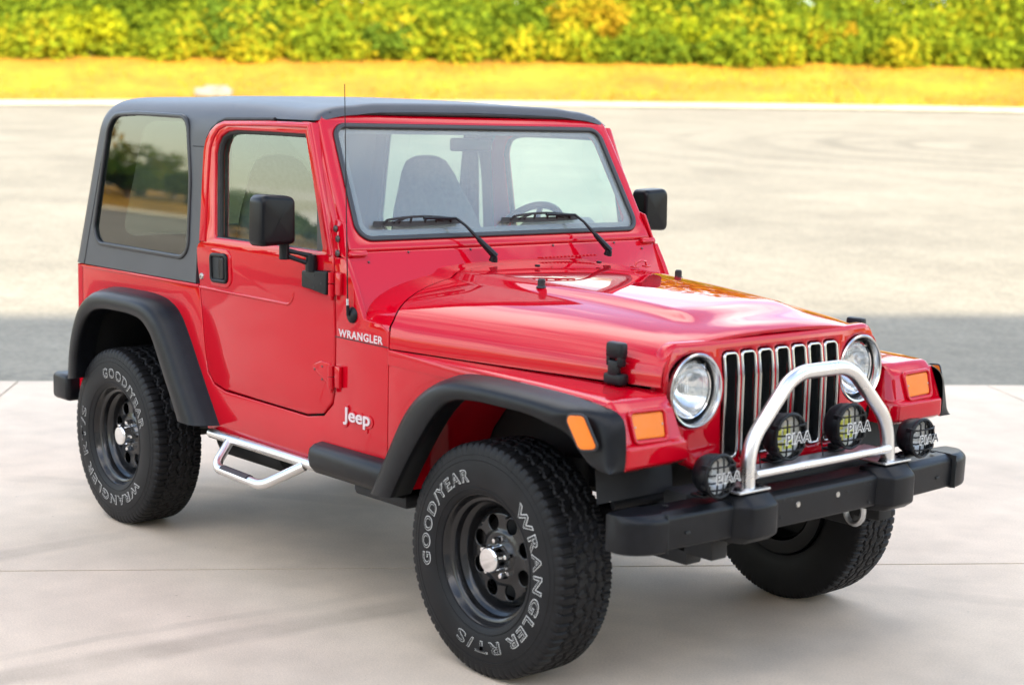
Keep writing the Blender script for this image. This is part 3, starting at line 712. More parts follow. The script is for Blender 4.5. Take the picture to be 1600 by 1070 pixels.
def door(s):
    dr = part('door', M['paint'], car, lambda bm: plate(bm, d_low + d_up, [rp(d_win, [.01, 0, 0, 0, 0, 0, 0, .006, 0, .01], 3)], .045, .007, side_map(s, -.0205, ys), cv=(1.19,)))
    # raised outer face of the frame round the glass
    o_ = [(-1.751, 1.215), (-1.7545, 1.40), (-1.7565, 1.556), (-1.745, 1.596), (-1.716, 1.632), (-1.674, 1.656), (-1.630, 1.666), (-1.324, 1.670), (-1.056, 1.667), (-.875, 1.225)]
    i_ = [(-.900, 1.225), (-1.068, 1.652), (-1.32, 1.654), (-1.61, 1.650), (-1.655, 1.637), (-1.690, 1.606), (-1.710, 1.565), (-1.714, 1.40), (-1.710, 1.215)]
    part('window_frame', M['paint'], dr, lambda bm: plate(bm, o_ + i_, [], .016, .006, side_map(s, .001, ys)))
    # pressed crease of the upper panel
    cp = fillet([(-1.752, 1.0405, 0), (-1.12, 1.0335, 0), (-1.098, 1.10, 0)], [0, .045, 0], 8)
    part('door_crease', M['paint'], dr, lambda bm: tube(bm, [(p.x, s * (YB + .0002 - (.006 * ss(1.06, 1.10, p.y))), p.y) for p in cp], .0062, 10))
    def pane(bm):
        o = [(-1.69, 1.215), (-1.70, 1.547), (-1.68, 1.60), (-1.60, 1.645), (-1.09, 1.645), (-.92, 1.215)]
        cap(bm, [bm.verts.new((u, s * (ys(v) - .030), v)) for u, v in o])
    part('window', M['dglass'], dr, pane, smooth=False)
    part('belt_strip', M['gasket'], dr, lambda bm: tube(bm, [(-1.69, s * (ys(1.232) - .010), 1.232), (-.93, s * (ys(1.228) - .010), 1.228)], .009, 8))
    part('corner_filler', M['gasket'], dr, lambda bm: plate(bm, rp([(-.985, 1.225), (-.925, 1.225), (-1.01, 1.43)], .003, 2), t=.02, bev=.003, fmap=side_map(s, -.020, ys)))
    part('window_seal', M['rubber'], dr, lambda bm: tube(bm, [(u, s * (ys(v) - .022), v) for u, v in d_win[:8]], .013, 8))
    # handle
    hb = rp([(-1.658, 1.068), (-1.536, 1.070), (-1.540, 1.182), (-1.664, 1.179)], .022, 5)
    part('handle_pad', M['paint'], dr, lambda bm: plate(bm, inset(hb, -.016), [], .010, .0045, side_map(s, .002)))
    h = part('handle', M['plastic'], dr, lambda bm: plate(bm, hb, [inset(hb, .014)], .014, .005, side_map(s, .009)))
    part('handle_well', M['void'], h, lambda bm: plate(bm, inset(hb, .010), [], .003, .001, side_map(s, .0075)))
    part('handle_flap', M['plastic'], h, lambda bm: plate(bm, rp([(-1.602, 1.084), (-1.553, 1.086), (-1.556, 1.166), (-1.604, 1.164)], .010, 4), [], .010, .004, lambda u, v, w: (u, s * (YB + .012 + w - .008 * ss(-1.57, -1.61, u)), v)))
    part('lock', M['bolt'], dr, lambda bm: lathe(bm, [(0, .003), (.004, .003), (.005, .007), (.011, .006), (.0135, 0)], ZM((-1.737, s * (YB + .001), 1.082), (0, s, 0)), 24))
    # lower hinge
    def hinge(z0, z1, xa, lf):
        def f(bm):
            if lf: plate(bm, rp([(xa - .13, z1 - .02), (xa - .02, z0 + .006), (xa, z0), (xa, z1), (xa - .06, z1 + .004)], .01, 3), t=.008, bev=.003, fmap=side_map(s, .003))
            box(bm, (xa + .046, s * (YB + .008), (z0 + z1) / 2), (.030, .016, (z1 - z0) * .96), .004)
            zz = (z0, (z0 + z1) / 2 - .002)
            for q in (0, 1):
                a = lerp(z0, z1, q * .5) - .004 * (1 - q); b = lerp(z0, z1, .5 + q * .5) - .003
                tube(bm, [(xa + .010, s * (YB + .013), a), (xa + .010, s * (YB + .013), b)], .012, 14)
            tube(bm, [(xa + .010, s * (YB + .013), z0 - .018), (xa + .010, s * (YB + .013), z0 - .004)], .007, 10)
        return f
    hg = part('hinge', M['paint'], dr, hinge(.778, .856, -.868, True))
    EACH('hinge_screw', M['darkbolt'], hg, ((-.965, .826), (-.92, .842), (-.92, .797)), lambda bm, q: lathe(bm, [(0, .0025), (.003, .002), (.004, 0)], ZM((q[0], s * (YB + .0072), q[1]), (0, s, 0)), 10))
    part('hinge', M['paint'], dr, hinge(1.095, 1.175, -.868, False))
    return dr
doors = [door(-1), door(1)]

# --- door mirrors
def mirror(s):
    def br(bm):
        plate(bm, rp([(-1.022, 1.108), (-.962, 1.104), (-.872, 1.092), (-.870, 1.176), (-.94, 1.172), (-1.022, 1.166)], .008, 3), t=.022, bev=.005, fmap=side_map(s, .016))
        lathe(bm, [(0, .052), (.018, .050), (.021, .03), (.021, 0)], ZM((-.967, s * (YB + .022), 1.166), (0, 0, 1)), 20)
    m = part('door_mirror', M['plastic'], car, br)
    def arm(bm):
        a = Vector((-.967, s * (YB + .022), 1.205)); b = Vector((-1.005, s * .862, 1.232)); c = Vector((-1.005, s * .862, 1.268))
        n = (b - a).normalized()
        for dz in (.013, -.014): tube(bm, [a + Vector((0, 0, dz)), a.lerp(b, .5) + Vector((0, 0, dz * .9)), b + Vector((0, 0, dz * .6))], [.010, .007, .010], 8)
        tube(bm, fillet([b - Vector((0, 0, .024)), b, c], .01, 4), [.017, .018, .018, .018, .018, .018, .019][:len(fillet([b - Vector((0, 0, .024)), b, c], .01, 4))] if False else .0175, 12)
        lathe(bm, [(0, .042), (.018, .040), (.020, .02), (.018, 0)], ZM(a - Vector((0, 0, .022)), (0, 0, 1)), 16)
    part('mirror_arm', M['plastic'], m, arm)
    def house(bm):
        rows = []
        prof = rp([(.842, 1.262), (.982, 1.255), (.978, 1.431), (.844, 1.424)], [.016, .020, .028, .024], 6)
        cx, cz = .911, 1.343
        for x, k in ((-.958, .0), (-.958, .80), (-.960, .90), (-.966, .965), (-.978, .995), (-.995, 1.0), (-1.030, 1.005), (-1.036, .99), (-1.034, .95), (-1.022, .94), (-1.022, 0)):
            rows.append([(x - .02 * (y - .84), s * (cx + (y - cx) * k), cz + (z - cz) * k) for y, z in prof])
        grid(bm, rows, cu=True)
    part('mirror_housing', M['mirrorblack'], m, house, sharp=50)
    part('mirror_glass', M['chrome'], m, lambda bm: plate(bm, rp([(.850, 1.270), (.974, 1.263), (.970, 1.423), (.852, 1.416)], .02, 4), t=.003, bev=.001, fmap=lambda u, v, w: (-1.024 - .02 * (u - .84) + w, s * u, v)))
    EACH('bracket_screw', M['void'], m, ((-.945, 1.158), (-.945, 1.112), (-.90, 1.13)), lambda bm, q: lathe(bm, [(0, .003), (.005, .002), (.006, 0)], ZM((q[0], s * (YB + .026), q[1]), (0, s, 0)), 10))
both(mirror)

# --- hardtop: lofted shell, windows and door openings cut out
HS = spline([(.757, 1.052, 0), (.750, 1.18, 0), (.7424, 1.32, 0), (.7352, 1.45, 0), (.7287, 1.57, 0), (.7215, 1.645, 0), (.704, 1.695, 0), (.668, 1.730, 0), (.61, 1.749, 0), (.52, 1.758, 0), (.30, 1.764, 0), (0, 1.767, 0)], 44)
def hardtop_mesh():
    bm = bmesh.new(); N = len(HS); nor = []
    for i in range(N):
        a, b = HS[max(i - 1, 0)], HS[min(i + 1, N - 1)]; t = (b - a).normalized(); nor.append((t.y, -t.x) if True else 0)
    nor[-1] = (0, 1)
    def station(x, insetv=0, lean=1, drop=0):
        row = []
        for i, p in enumerate(HS):
            y, z = p.x, p.y; ny, nz = nor[i]
            if i == 0: nz = 0
            y2, z2 = y - insetv * ny * .016, z - insetv * nz * .050
            rib = .006 * (1 - ss(.47, .50, y)) * ss(-2.35, -2.2, x) if z > 1.75 else 0
            dz = -.022 * ss(-1.7, -1.06, x) * ss(1.62, 1.75, z) - drop * ss(1.66, 1.75, z)
            xx = x + lean * max(0, z2 - 1.05) * .285
            row.append((xx, y2, z2 + dz + rib))
        return [(x_, -y_, z_) for x_, y_, z_ in row] + [(x_, y_, z_) for x_, y_, z_ in row[-2::-1]]
    rows = []; r = .055
    for k in range(8):
        th = pi / 2 * (k / 7); rows.append(station(-2.802 + r * (1 - cos(th)), 1 - sin(th), 1))
    for k in range(1, 15):
        t = k / 14; rows.append(station(lerp(-2.747, -1.098, t), 0, (1 - ss(0, .75, t))))
    x, _, _ = rows[-1][0]
    for xx, dp in ((-1.080, .003), (-1.066, .010), (-1.056, .022), (-1.052, .034)): rows.append(station(xx, 0, 0, dp))
    grid(bm, rows)
    n = len(rows[0]); h = n // 2
    # rear wall
    b0 = [bm.verts.new(p) for p in rows[0]]
    for i in range(h):
        q = [b0[i], b0[i + 1], b0[n - 2 - i], b0[n - 1 - i]]; q2 = []
        for v in q:
            if v not in q2: q2.append(v)
        bm.faces.new(q2)
    bmesh.ops.remove_doubles(bm, verts=bm.verts[:], dist=1e-5)
    bmesh.ops.recalc_face_normals(bm, faces=bm.faces[:])
    if sum((f.normal.z for f in bm.faces if f.calc_center_median().z > 1.74)) < 0: bmesh.ops.reverse_faces(bm, faces=bm.faces[:])
    me = bpy.data.meshes.new('hardtop'); bm.to_mesh(me); bm.free(); return me
q_win = rp([(-2.652, 1.146), (-1.848, 1.139), (-1.852, 1.45), (-1.895, 1.683), (-2.30, 1.692), (-2.535, 1.682)], [.075, .07, .6, .065, .8, .11], 8)
r_win = rp([(-.56, 1.16), (.56, 1.16), (.52, 1.66), (-.52, 1.66)], .06, 5)
def cutter(poly, fmap, t):
    bm = bmesh.new(); a = [bm.verts.new(fmap(u, v, -t / 2)) for u, v in poly]; b = [bm.verts.new(fmap(u, v, t / 2)) for u, v in poly]
    n = len(poly); bm.faces.new(a[::-1]); bm.faces.new(b)
    for i in range(n): bm.faces.new((a[i], a[(i + 1) % n], b[(i + 1) % n], b[i]))
    bmesh.ops.recalc_face_normals(bm, faces=bm.faces[:]); me = bpy.data.meshes.new('cut'); bm.to_mesh(me); bm.free()
    return bpy.data.objects.new('cut', me)
door_open = [(-1.783, 1.0), (-1.783, 1.19), (-1.766, 1.212), (-1.7665, 1.557), (-1.754, 1.602), (-1.724, 1.641), (-1.679, 1.666), (-1.631, 1.677), (-1.30, 1.681), (-1.06, 1.679), (-1.05, 1.684), (-.9, 1.684), (-.9, 1.0)]
def thicken(me, t):
    """closed skin: the outer sheet, an inner one pushed along the vertex normals, and the rim"""
    bm = bmesh.new(); bm.from_mesh(me); bm.normal_update(); vs = bm.verts[:]; fs = bm.faces[:]; rim = [e for e in bm.edges if e.is_boundary]
    inn = {v: bm.verts.new(v.co - v.normal * t) for v in vs}
    for f in fs: bm.faces.new([inn[v] for v in reversed(f.verts)])
    for e in rim: a, b = e.verts; bm.faces.new((a, b, inn[b], inn[a]))
    bmesh.ops.recalc_face_normals(bm, faces=bm.faces[:]); print('hardtop volume', bm.calc_volume(signed=True))
    bm.to_mesh(me); bm.free(); return me
ht = bpy.data.objects.new('hardtop', thicken(hardtop_mesh(), .018))
cuts = [cutter(q_win, lambda u, v, w, s=s: (u, s * (.73 + w), v), .3) for s in (-1, 1)] + [cutter(door_open, lambda u, v, w, s=s: (u, s * (.70 + w), v), .4) for s in (-1, 1)]
cuts.append(cutter(r_win, lambda u, v, w: (-2.70 + w, u, v), .5))
for c in cuts:
    C.objects.link(c); b = ht.modifiers.new('b', 'BOOLEAN'); b.object = c; b.operation = 'DIFFERENCE'; b.solver = 'EXACT'; b.use_self = True
me = eval_mesh(ht); bpy.data.objects.remove(ht)
for c in cuts: bpy.data.objects.remove(c)
bm = bmesh.new(); bm.from_mesh(me); bpy.data.meshes.remove(me)
hard = obj('hardtop', bm, M['top'], car, sharp=32, recalc=False)
def qwindow(s):
    fm = lambda off: (lambda u, v, w: (u, s * (yh(v) + off + w), v))
    def glass_(bm):
        o = inset(q_win, .004); o = [(u, v) for u, v in o]
        cap(bm, [bm.verts.new((u, s * (yh(v) - .006), v)) for u, v in o])
    q = part('quarter_window', M['qglass'], hard, glass_, smooth=False)
    part('window_gasket', M['gasket'], q, lambda bm: plate(bm, inset(q_win, -.007), [inset(q_win, .010)], .014, .005, fm(0), cv=(1.4,)))
both(qwindow)
def seams(s):
    part('panel_seam', M['rubber'], hard, lambda bm: tube(bm, [(-1.846, s * (yh(1.571) + .0003), 1.571), (-1.765, s * (yh(1.571) + .0003), 1.570)], .0022, 6))
    part('panel_seam', M['rubber'], hard, lambda bm: tube(bm, [(-2.715, s * (yh(1.053) + .0003), 1.053), (-2.675, s * (yh(1.2) + .0003), 1.2), (-2.602, s * (yh(1.46) + .0003), 1.46), (-2.555, s * (yh(1.62) - .0003), 1.62)], .0022, 6))
both(seams)
def rearglass(bm):
    cap(bm, [bm.verts.new((-2.806 + (v - 1.05) * .285, u, v)) for u, v in inset(r_win, -.07)])
rg = part('rear_window', M['rglass'], hard, rearglass, smooth=False)
def louvre(bm, s):
    if True:
        a, b = Vector((-2.771, s * .712, 1.17)), Vector((-2.649, s * .690, 1.60)); tube(bm, [a, b], .013, 8)
        for k in range(17):
            p = a.lerp(b, (k + .5) / 17); box(bm, p + Vector((-.004, s * .004, 0)), (.016, .022, .011), .003, Matrix.Rotation(R(16), 4, 'Y'))
EACH('rear_window_trim', M['rubber'], rg, (-1, 1), louvre)
def dripseal(s):
    o = door_open[2:9]
    return lambda bm: tube(bm, [(u, s * (yh(v) - .012), v - .002) for u, v in o], .008, 8)
both(lambda s: part('door_seal', M['rubber'], hard, dripseal(s)))
part('header_seal', M['rubber'], hard, lambda bm: tube(bm, [(-1.068, -.64, 1.704), (-1.060, -.45, 1.7085), (-1.058, 0, 1.7105), (-1.060, .45, 1.7085), (-1.068, .64, 1.704)], .007, 8))

# --- front fenders
def yin(x): return lerp(.751, .513, (x + .55)) + .012 * sin(pi * min(max(x + .55, 0), 1)) - .004
FP = fillet([(-.549, 0, .944), (-.2, 0, .940), (.2, 0, .933), (.40, 0, .926), (.478, 0, .921), (.513, 0, .886), (.535, 0, .806), (.556, 0, .796), (.556, 0, .742), (.530, 0, .728)], [0, .3, .3, .3, .035, .06, .010, .010, .012, 0], 6)
def fender(s):
    def f(bm):
        rows = []
        for p in FP:
            x, z = p.x, p.z; front = ss(.45, .50, x) if z < .925 else 0
            yi = lerp(yin(x), lerp(.525, .500, ss(.92, .74, z)), front); yo = .757
            zz = z if not front else z
            r = min(.022, (yo - yi) * .4)
            row = [(x - .11 * front, s * (yi - .010 * front), z - .03 * (1 - front)), (x - .012 * front, s * (yi - .002), z - .004 * (1 - front)), (x, s * (yi + .008), z)]
            for k in range(1, 5): row.append((x, s * lerp(yi + .01, yo - r, k / 4), z))
            for k in range(1, 5):
                a = pi / 2 * k / 4; row.append((x - r * (1 - cos(a)) * front, s * (yo - r + r * sin(a)), z - r * (1 - cos(a)) * (1 - front)))
            row.append((x - .05 * front, s * yo, z - .05 * (1 - front)))
            rows.append(row)
        grid(bm, rows)
        # side apron between the fender top and the flare
        plate(bm, [(-.5475, .56), (-.5475, .937), (.10, .930), (.10, .905), (-.05, .905), (-.2, .885), (-.33, .82), (-.44, .70), (-.52, .56)], t=.012, bev=.002, fmap=side_map(s, -.006))
        plate(bm, [(.05, .929), (.40, .918), (.50, .90), (.54, .80), (.545, .735), (.46, .75), (.40, .83), (.30, .87), (.05, .90)], t=.012, bev=.002, fmap=side_map(s, -.0065))
    fe = part('front_fender', M['paint'], car, f, sharp=42)
    # turn signal in its moulded surround
    P = lambda u, v, w: (lerp(.5215, .5405, (.882 - v) / .07) + w, s * u, v)
    lens = rp([(.578, .884), (.706, .887), (.700, .815), (.582, .812)], .008, 4)
    sur = part('signal_surround', M['paint'], fe, lambda bm: plate(bm, inset(lens, -.012), [inset(lens, -.001)], .014, .005, lambda u, v, w: P(u, v, w - .003)))
    sg = part('turn_signal', M['amber'], fe, lambda bm: plate(bm, inset(lens, .0005), [], .012, .004, lambda u, v, w: P(u, v, w - .008)))
    EACH('lens_screw', M['bolt'], sg, (.588, .697), lambda bm, u: lathe(bm, [(0, .002), (.002, .0015), (.003, 0)], ZM(P(u, .85, -.001), (1, 0, .2)), 8))
both(fender)

# --- wheel-arch flares
def flare(s, B, Rm, name, n=60, front=False):
    B, Rm = spline([(a, 0, b) for a, b in B], n), spline([(a, 0, b) for a, b in Rm], n)
    def f(bm):
        rows = []
        for i, (b, r) in enumerate(zip(B, Rm)):
            row = []
            d = r - b
            w = 1 - .42 * ss(.44, .55, b.x) if front else 1
            for k, y in ((0, .754), (.03, .765), (.09, .797), (.18, .824), (.30, .842), (.45, .8505), (.7, .853), (.93, .851), (1.0, .846), (1.012, .836), (1.0, .822), (.96, .81), (.93, .77), (.93, .752)):
                p = b + d * k; row.append((p.x, s * (.754 + (y - .754) * w), p.z))
            rows.append(row)
        vs = grid(bm, rows); cap(bm, vs[0]); cap(bm, vs[-1])
    return part(name, M['plastic'], car, f, sharp=50)
FB = [(-.570, .478), (-.485, .625), (-.399, .768), (-.301, .857), (-.175, .912), (-.03, .926), (.15, .925), (.33, .919), (.455, .908), (.520, .893), (.545, .865), (.552, .81), (.552, .765), (.548, .736)]
FR = [(-.412, .488), (-.345, .595), (-.270, .700), (-.195, .790), (-.120, .845), (-.01, .862), (.12, .863), (.235, .860), (.320, .846), (.385, .815), (.425, .775), (.462, .748), (.500, .736), (.546, .733)]
RB = [(-2.738, .560), (-2.722, .68), (-2.690, .79), (-2.630, .890), (-2.53, .958), (-2.42, .980), (-2.25, .984), (-2.10, .982), (-1.99, .966), (-1.905, .925), (-1.840, .85), (-1.76, .735), (-1.68, .62), (-1.612, .525)]
RR = [(-2.640, .575), (-2.630, .67), (-2.60, .755), (-2.545, .835), (-2.47, .880), (-2.38, .897), (-2.25, .901), (-2.14, .899), (-2.055, .885), (-1.990, .845), (-1.945, .790), (-1.885, .70), (-1.83, .62), (-1.772, .528)]
def fl(s):
    f = flare(s, FB, FR, 'front_flare', front=True)
    mk = rp([(.409, .884), (.472, .890), (.510, .800), (.466, .795)], [.014, .014, .010, .016], 5)
    pm = lambda off: (lambda u, v, w: (u, s * (.754 + .0985 * (1 - .42 * ss(.44, .55, u)) + off + w), v))
    m = part('side_marker', M['amber2'], f, lambda bm: plate(bm, mk, [], .006, .002, pm(.0015)))
    part('marker_rim', M['gasket'], m, lambda bm: plate(bm, inset(mk, -.006), [inset(mk, -.0005)], .006, .002, pm(.000)))
    flare(s, RB, RR, 'rear_flare')
both(fl)
# wheel wells
def well(x0, x1, zt, s):
    def f(bm):
        if True:
            path = fillet([(x0, 0, .48), (x0 + .10, 0, zt - .06), (x0 + .22, 0, zt), (x1 - .16, 0, zt), (x1 - .02, 0, zt - .10), (x1, 0, .62)], .06, 5)
            grid(bm, [[(p.x, s * .752, p.z) for p in path], [(p.x, s * .44, p.z) for p in path]])
            cap(bm, [bm.verts.new((p.x, s * .45, p.z)) for p in path])
    return f
for s_ in (-1, 1):
    part('wheel_well', M['dark'], car, well(-.49, .44, .90, s_))
    part('wheel_well', M['dark'], car, well(-2.70, -1.72, .92, s_))
    part('inner_apron', M['paint'], car, lambda bm: grid(bm, [[(-.42 + .25 * t * t, s_ * y, .50 + .37 * t) for t in (0, .25, .5, .75, 1)] for y in (.752, .60, .46)]))

# --- grille
def gx(z): return .478 if z < .945 else .478 - .14 * (z - .945)
def gmap(off): return lambda u, v, w: (gx(v) + off + w - .022 * (max(0, abs(u) - .30) / .2) ** 2, u, v)
g_out = rp([(-.335, .655), (.335, .655), (.425, .70), (.470, .80), (.507, .94), (.497, 1.060), (-.497, 1.060), (-.507, .94), (-.470, .80), (-.425, .70)], [.02, .02, .06, .1, .1, .085, .085, .1, .1, .06], 8)
def slot(k, w, z0=.697, z1=1.021, r=.018): return rrect(w, z1 - z0, r, k * .0795, (z0 + z1) / 2, 5)
HLY, HLZ = .392, .918
holes = [slot(k, .066) for k in range(-3, 4)] + [circle(.104, 40, s * HLY, HLZ) for s in (-1, 1)]
gr = part('grille', M['paint'], car, lambda bm: plate(bm, g_out, holes, .05, .014, gmap(-.025), cu=(-.47, -.43, -.39, -.35, -.31, .31, .35, .39, .43, .47), cv=(.945, .953)))
def insert(k):
    def f(bm):
        o, i = slot(k, .067, .697, 1.021, .018), slot(k, .053, .7055, 1.0125, .013)
        plate(bm, o, [i], .012, .0055, gmap(-.001), cv=(.945, .953))
        rows = [[(gx(v) - .003, u, v) for u, v in i], [(gx(v) - .055, u, v) for u, v in inset(i, .002)]]; grid(bm, rows, cu=True)
    return f
for k in range(-3, 4): part('grille_insert', M['bezel'], gr, insert(k))
part('radiator', M['void'], gr, lambda bm: (box(bm, (.40, 0, .855), (.02, .55, .40)), box(bm, (.27, 0, .84), (.24, .52, .24))))
part('condenser_fin', M['dark'], gr, lambda bm: [box(bm, (.414, 0, .70 + .012 * k), (.004, .58, .004)) for k in range(27)])

def headlight(s):
    X = gx(.918) - .007; mw = ZM((X, s * HLY, HLZ), (1, 0, 0))
    hl = part('headlight', M['bezel'], car, lambda bm: lathe(bm, [(.102, -.02), (.110, 0), (.1115, .006), (.108, .0095), (.103, .008), (.100, .002), (.0985, -.006), (.094, -.030), (.088, -.034)], mw, 64))
    part('lamp_ring', M['gasket'], hl, lambda bm: lathe(bm, [(.090, -.045), (.090, -.026), (.0865, -.0215), (.084, -.024), (.084, -.04)], mw, 48))
    part('retainer', M['chrome'], hl, lambda bm: lathe(bm, [(.0865, -.026), (.0868, -.017), (.0845, -.014), (.082, -.016)], mw, 48))
    part('reflector', M['reflector'], hl, lambda bm: lathe(bm, [(0, -.085), (.02, -.083), (.04, -.074), (.06, -.058), (.075, -.040), (.084, -.024)], mw, 48))
    part('lens', M['lamp'], hl, lambda bm: lathe(bm, [(0, -.001), (.02, -.0017), (.04, -.0045), (.06, -.0095), (.074, -.0145), (.083, -.019)], mw, 48))
    part('bulb_shield', M['bulb'], hl, lambda bm: lathe(bm, [(0, -.03), (.012, -.034), (.014, -.06)], mw, 16))
    EACH('adjuster', M['bolt'], hl, (.8, 2.3, 4.2), lambda bm, a: lathe(bm, [(0, .006), (.004, .005), (.005, 0)], ZM((X - .028, s * HLY + .094 * cos(a), HLZ + .094 * sin(a)), (1, 0, 0)), 8))
both(headlight)

# --- hood details
def latch(s):
    x = .318; yb = yin(x) + .010; K = 1.18; Z0 = .935
    def box_(bm, p, q, b): box(bm, (x + (p[0] - x) * K, p[1], Z0 + (p[2] - .945) * 1.08), (q[0] * K, q[1] * 1.1, q[2] * 1.08), b)
    def f(bm):
        box_(bm, (x, s * (yb + .014), .958), (.062, .034, .030), .006)
        box_(bm, (x, s * (yb + .022), .985), (.036, .018, .05), .006)
        for dx in (-.021, .021): box_(bm, (x + dx * .9, s * (yb + .016), 1.010), (.014, .024, .036), .005)
        box_(bm, (x, s * (yb + .014), 1.036), (.056, .030, .046), .009)
        tube(bm, [(x - .03, s * (yb + .020), .960), (x + .03, s * (yb + .020), .960)], .007, 8)
    return part('hood_latch', M['plastic'], hd, f)
both(latch)
both(lambda s: part('hood_bumper', M['rubber'], hd, lambda bm: lathe(bm, [(0, .030), (.008, .0295), (.0125, .025), (.0125, .006), (.016, .004), (.018, 0)], ZM((-.285, s * .328, 1.150), (0, 0, 1)), 20)))
def loop(bm):
    tube(bm, [(-.475 + .0, y, z) for y, z in ((.30, 1.176), (.305, 1.190), (.33, 1.196), (.355, 1.193), (.36, 1.172))], .004, 8)
    for y in (.30, .36): box(bm, (-.475, y, 1.176), (.024, .026, .006), .002)
part('footman_loop', M['paint'], hd, loop)
EACH('washer_nozzle', M['plastic'], hd, (-.10, .20), lambda bm, y: box(bm, (-.56, y, 1.19), (.02, .012, .008), .003))

# --- bumper with moulded end caps and over-riders
def bumper_bar(bm):
    pr = rp([(.560, .517), (.664, .517), (.668, .612), (.640, .625), (.560, .625)], [.008, .008, .016, .014, .008], 4)
    loftcaps(bm, [[(x - .02 * (abs(y) / .69) ** 2.5, y, z) for x, z in pr] for y in [lerp(-.688, .688, k / 24) for k in range(25)]])
bp = part('front_bumper', M['plastic'], car, bumper_bar, sharp=45)
def endcap(s):
    def f(bm):
        rows = []
        for k in range(13):
            a = (pi / 2) * k / 12; y = .690 + .122 * sin(a); xf = .660 - .075 * (1 - cos(a)); h = 1 - .08 * (1 - cos(a)); zc = .570; hh = .057 * h
            pr = rp([(.540, zc - hh), (max(xf, .555), zc - hh), (max(xf + .004, .559), zc + hh * .75), (max(xf - .02, .548), zc + hh), (.540, zc + hh)], [.002, .014, .022, .014, .002], 4)
            rows.append([(x, s * y, z) for x, z in pr])
        loftcaps(bm, rows)
    return f
both(lambda s: part('end_cap', M['plastic'], bp, endcap(s), sharp=45))
def rider(s):
    def f(bm):
        rows = []
        for y, x1, h in ((-.088, .655, .94), (-.078, .672, .98), (-.058, .700, 1), (-.046, .708, 1.01), (.050, .708, 1.01), (.060, .704, 1), (.066, .690, .985), (.067, .650, .97)):
            hh = .071 * h; zc = .569
            pr = rp([(.60, zc - hh), (x1 - .03, zc - hh), (x1, zc - hh * .7), (x1 + .002, zc + hh * .55), (x1 - .035, zc + hh), (.60, zc + hh)], [.004, .012, .012, .016, .02, .004], 4)
            rows.append([(x, s * .335 + y * (1 if True else s), z) for x, z in pr])
        loftcaps(bm, rows)
    return f
both(lambda s: part('over_rider', M['plastic'], bp, rider(s), sharp=45))
EACH('bumper_screw', M['bolt'], bp, ((-.135, .578), (.055, .582)), lambda bm, q: lathe(bm, [(0, .002), (.003, .003), (.0085, .003), (.0095, 0)], ZM((.6655, *q), (1, 0, .05)), 16))
EACH('bumper_hole', M['void'], bp, ((-.20, .60), (-.21, .548), (-.165, .596), (.105, .584), (.215, .592), (.215, .534), (.185, .6)), lambda bm, q: lathe(bm, [(0, .0015), (.004, .0012), (.0045, 0)], ZM((.6665 - .0002, *q), (1, 0, 0)), 10))
EACH('bumper_hole', M['void'], bp, (-.600, .600), lambda bm, y: box(bm, (.6535, y, .560), (.004, .020, .009), .002))
EACH('end_cap_clip', M['plastic'], bp, (-.640, .640), lambda bm, y: box(bm, (.600, y, .634), (.014, .012, .006), .002))
EACH('bumper_joint', M['void'], bp, (-.689, .689), lambda bm, y: box(bm, (.612, y, .570), (.100, .0035, .110), .001))
part('valance', M['dark'], car, lambda bm: (box(bm, (.50, 0, .60), (.10, 1.0, .08), .02), box(bm, (.40, 0, .54), (.26, .80, .06), .02)))

# --- tube bar over the bumper
bar_pts = fillet([(.640, -.338, .640), (.634, -.334, .775), (.628, -.135, .968), (.628, .135, .968), (.634, .334, .775), (.640, .338, .640)], [0, .20, .17, .17, .20, 0], 14)
bar = part('light_bar', M['steel'], car, lambda bm: tube(bm, bar_pts, .0225, 24))
part('cross_tube', M['steel'], bar, lambda bm: tube(bm, [(.652, -.322, .690), (.652, .322, .690)], .0135, 18))
part('lamp_plate', M['alu'], bar, lambda bm: (box(bm, (.606, 0, .690), (.075, .62, .006), .002), box(bm, (.570, 0, .68), (.006, .62, .026), .002)))
both(lambda s: part('foot_plate', M['alu'], bar, lambda bm: box(bm, (.625, s * .345, .6485), (.105, .135, .007), .002)))
both(lambda s: EACH('foot_bolt', M['plastic'], bar, (-.048, .048), lambda bm, dy: lathe(bm, [(0, .010), (.011, .010), (.012, .003), (.016, .002), (.016, 0)], ZM((.650, s * .345 + dy, .6515), (0, 0, 1)), 6)))

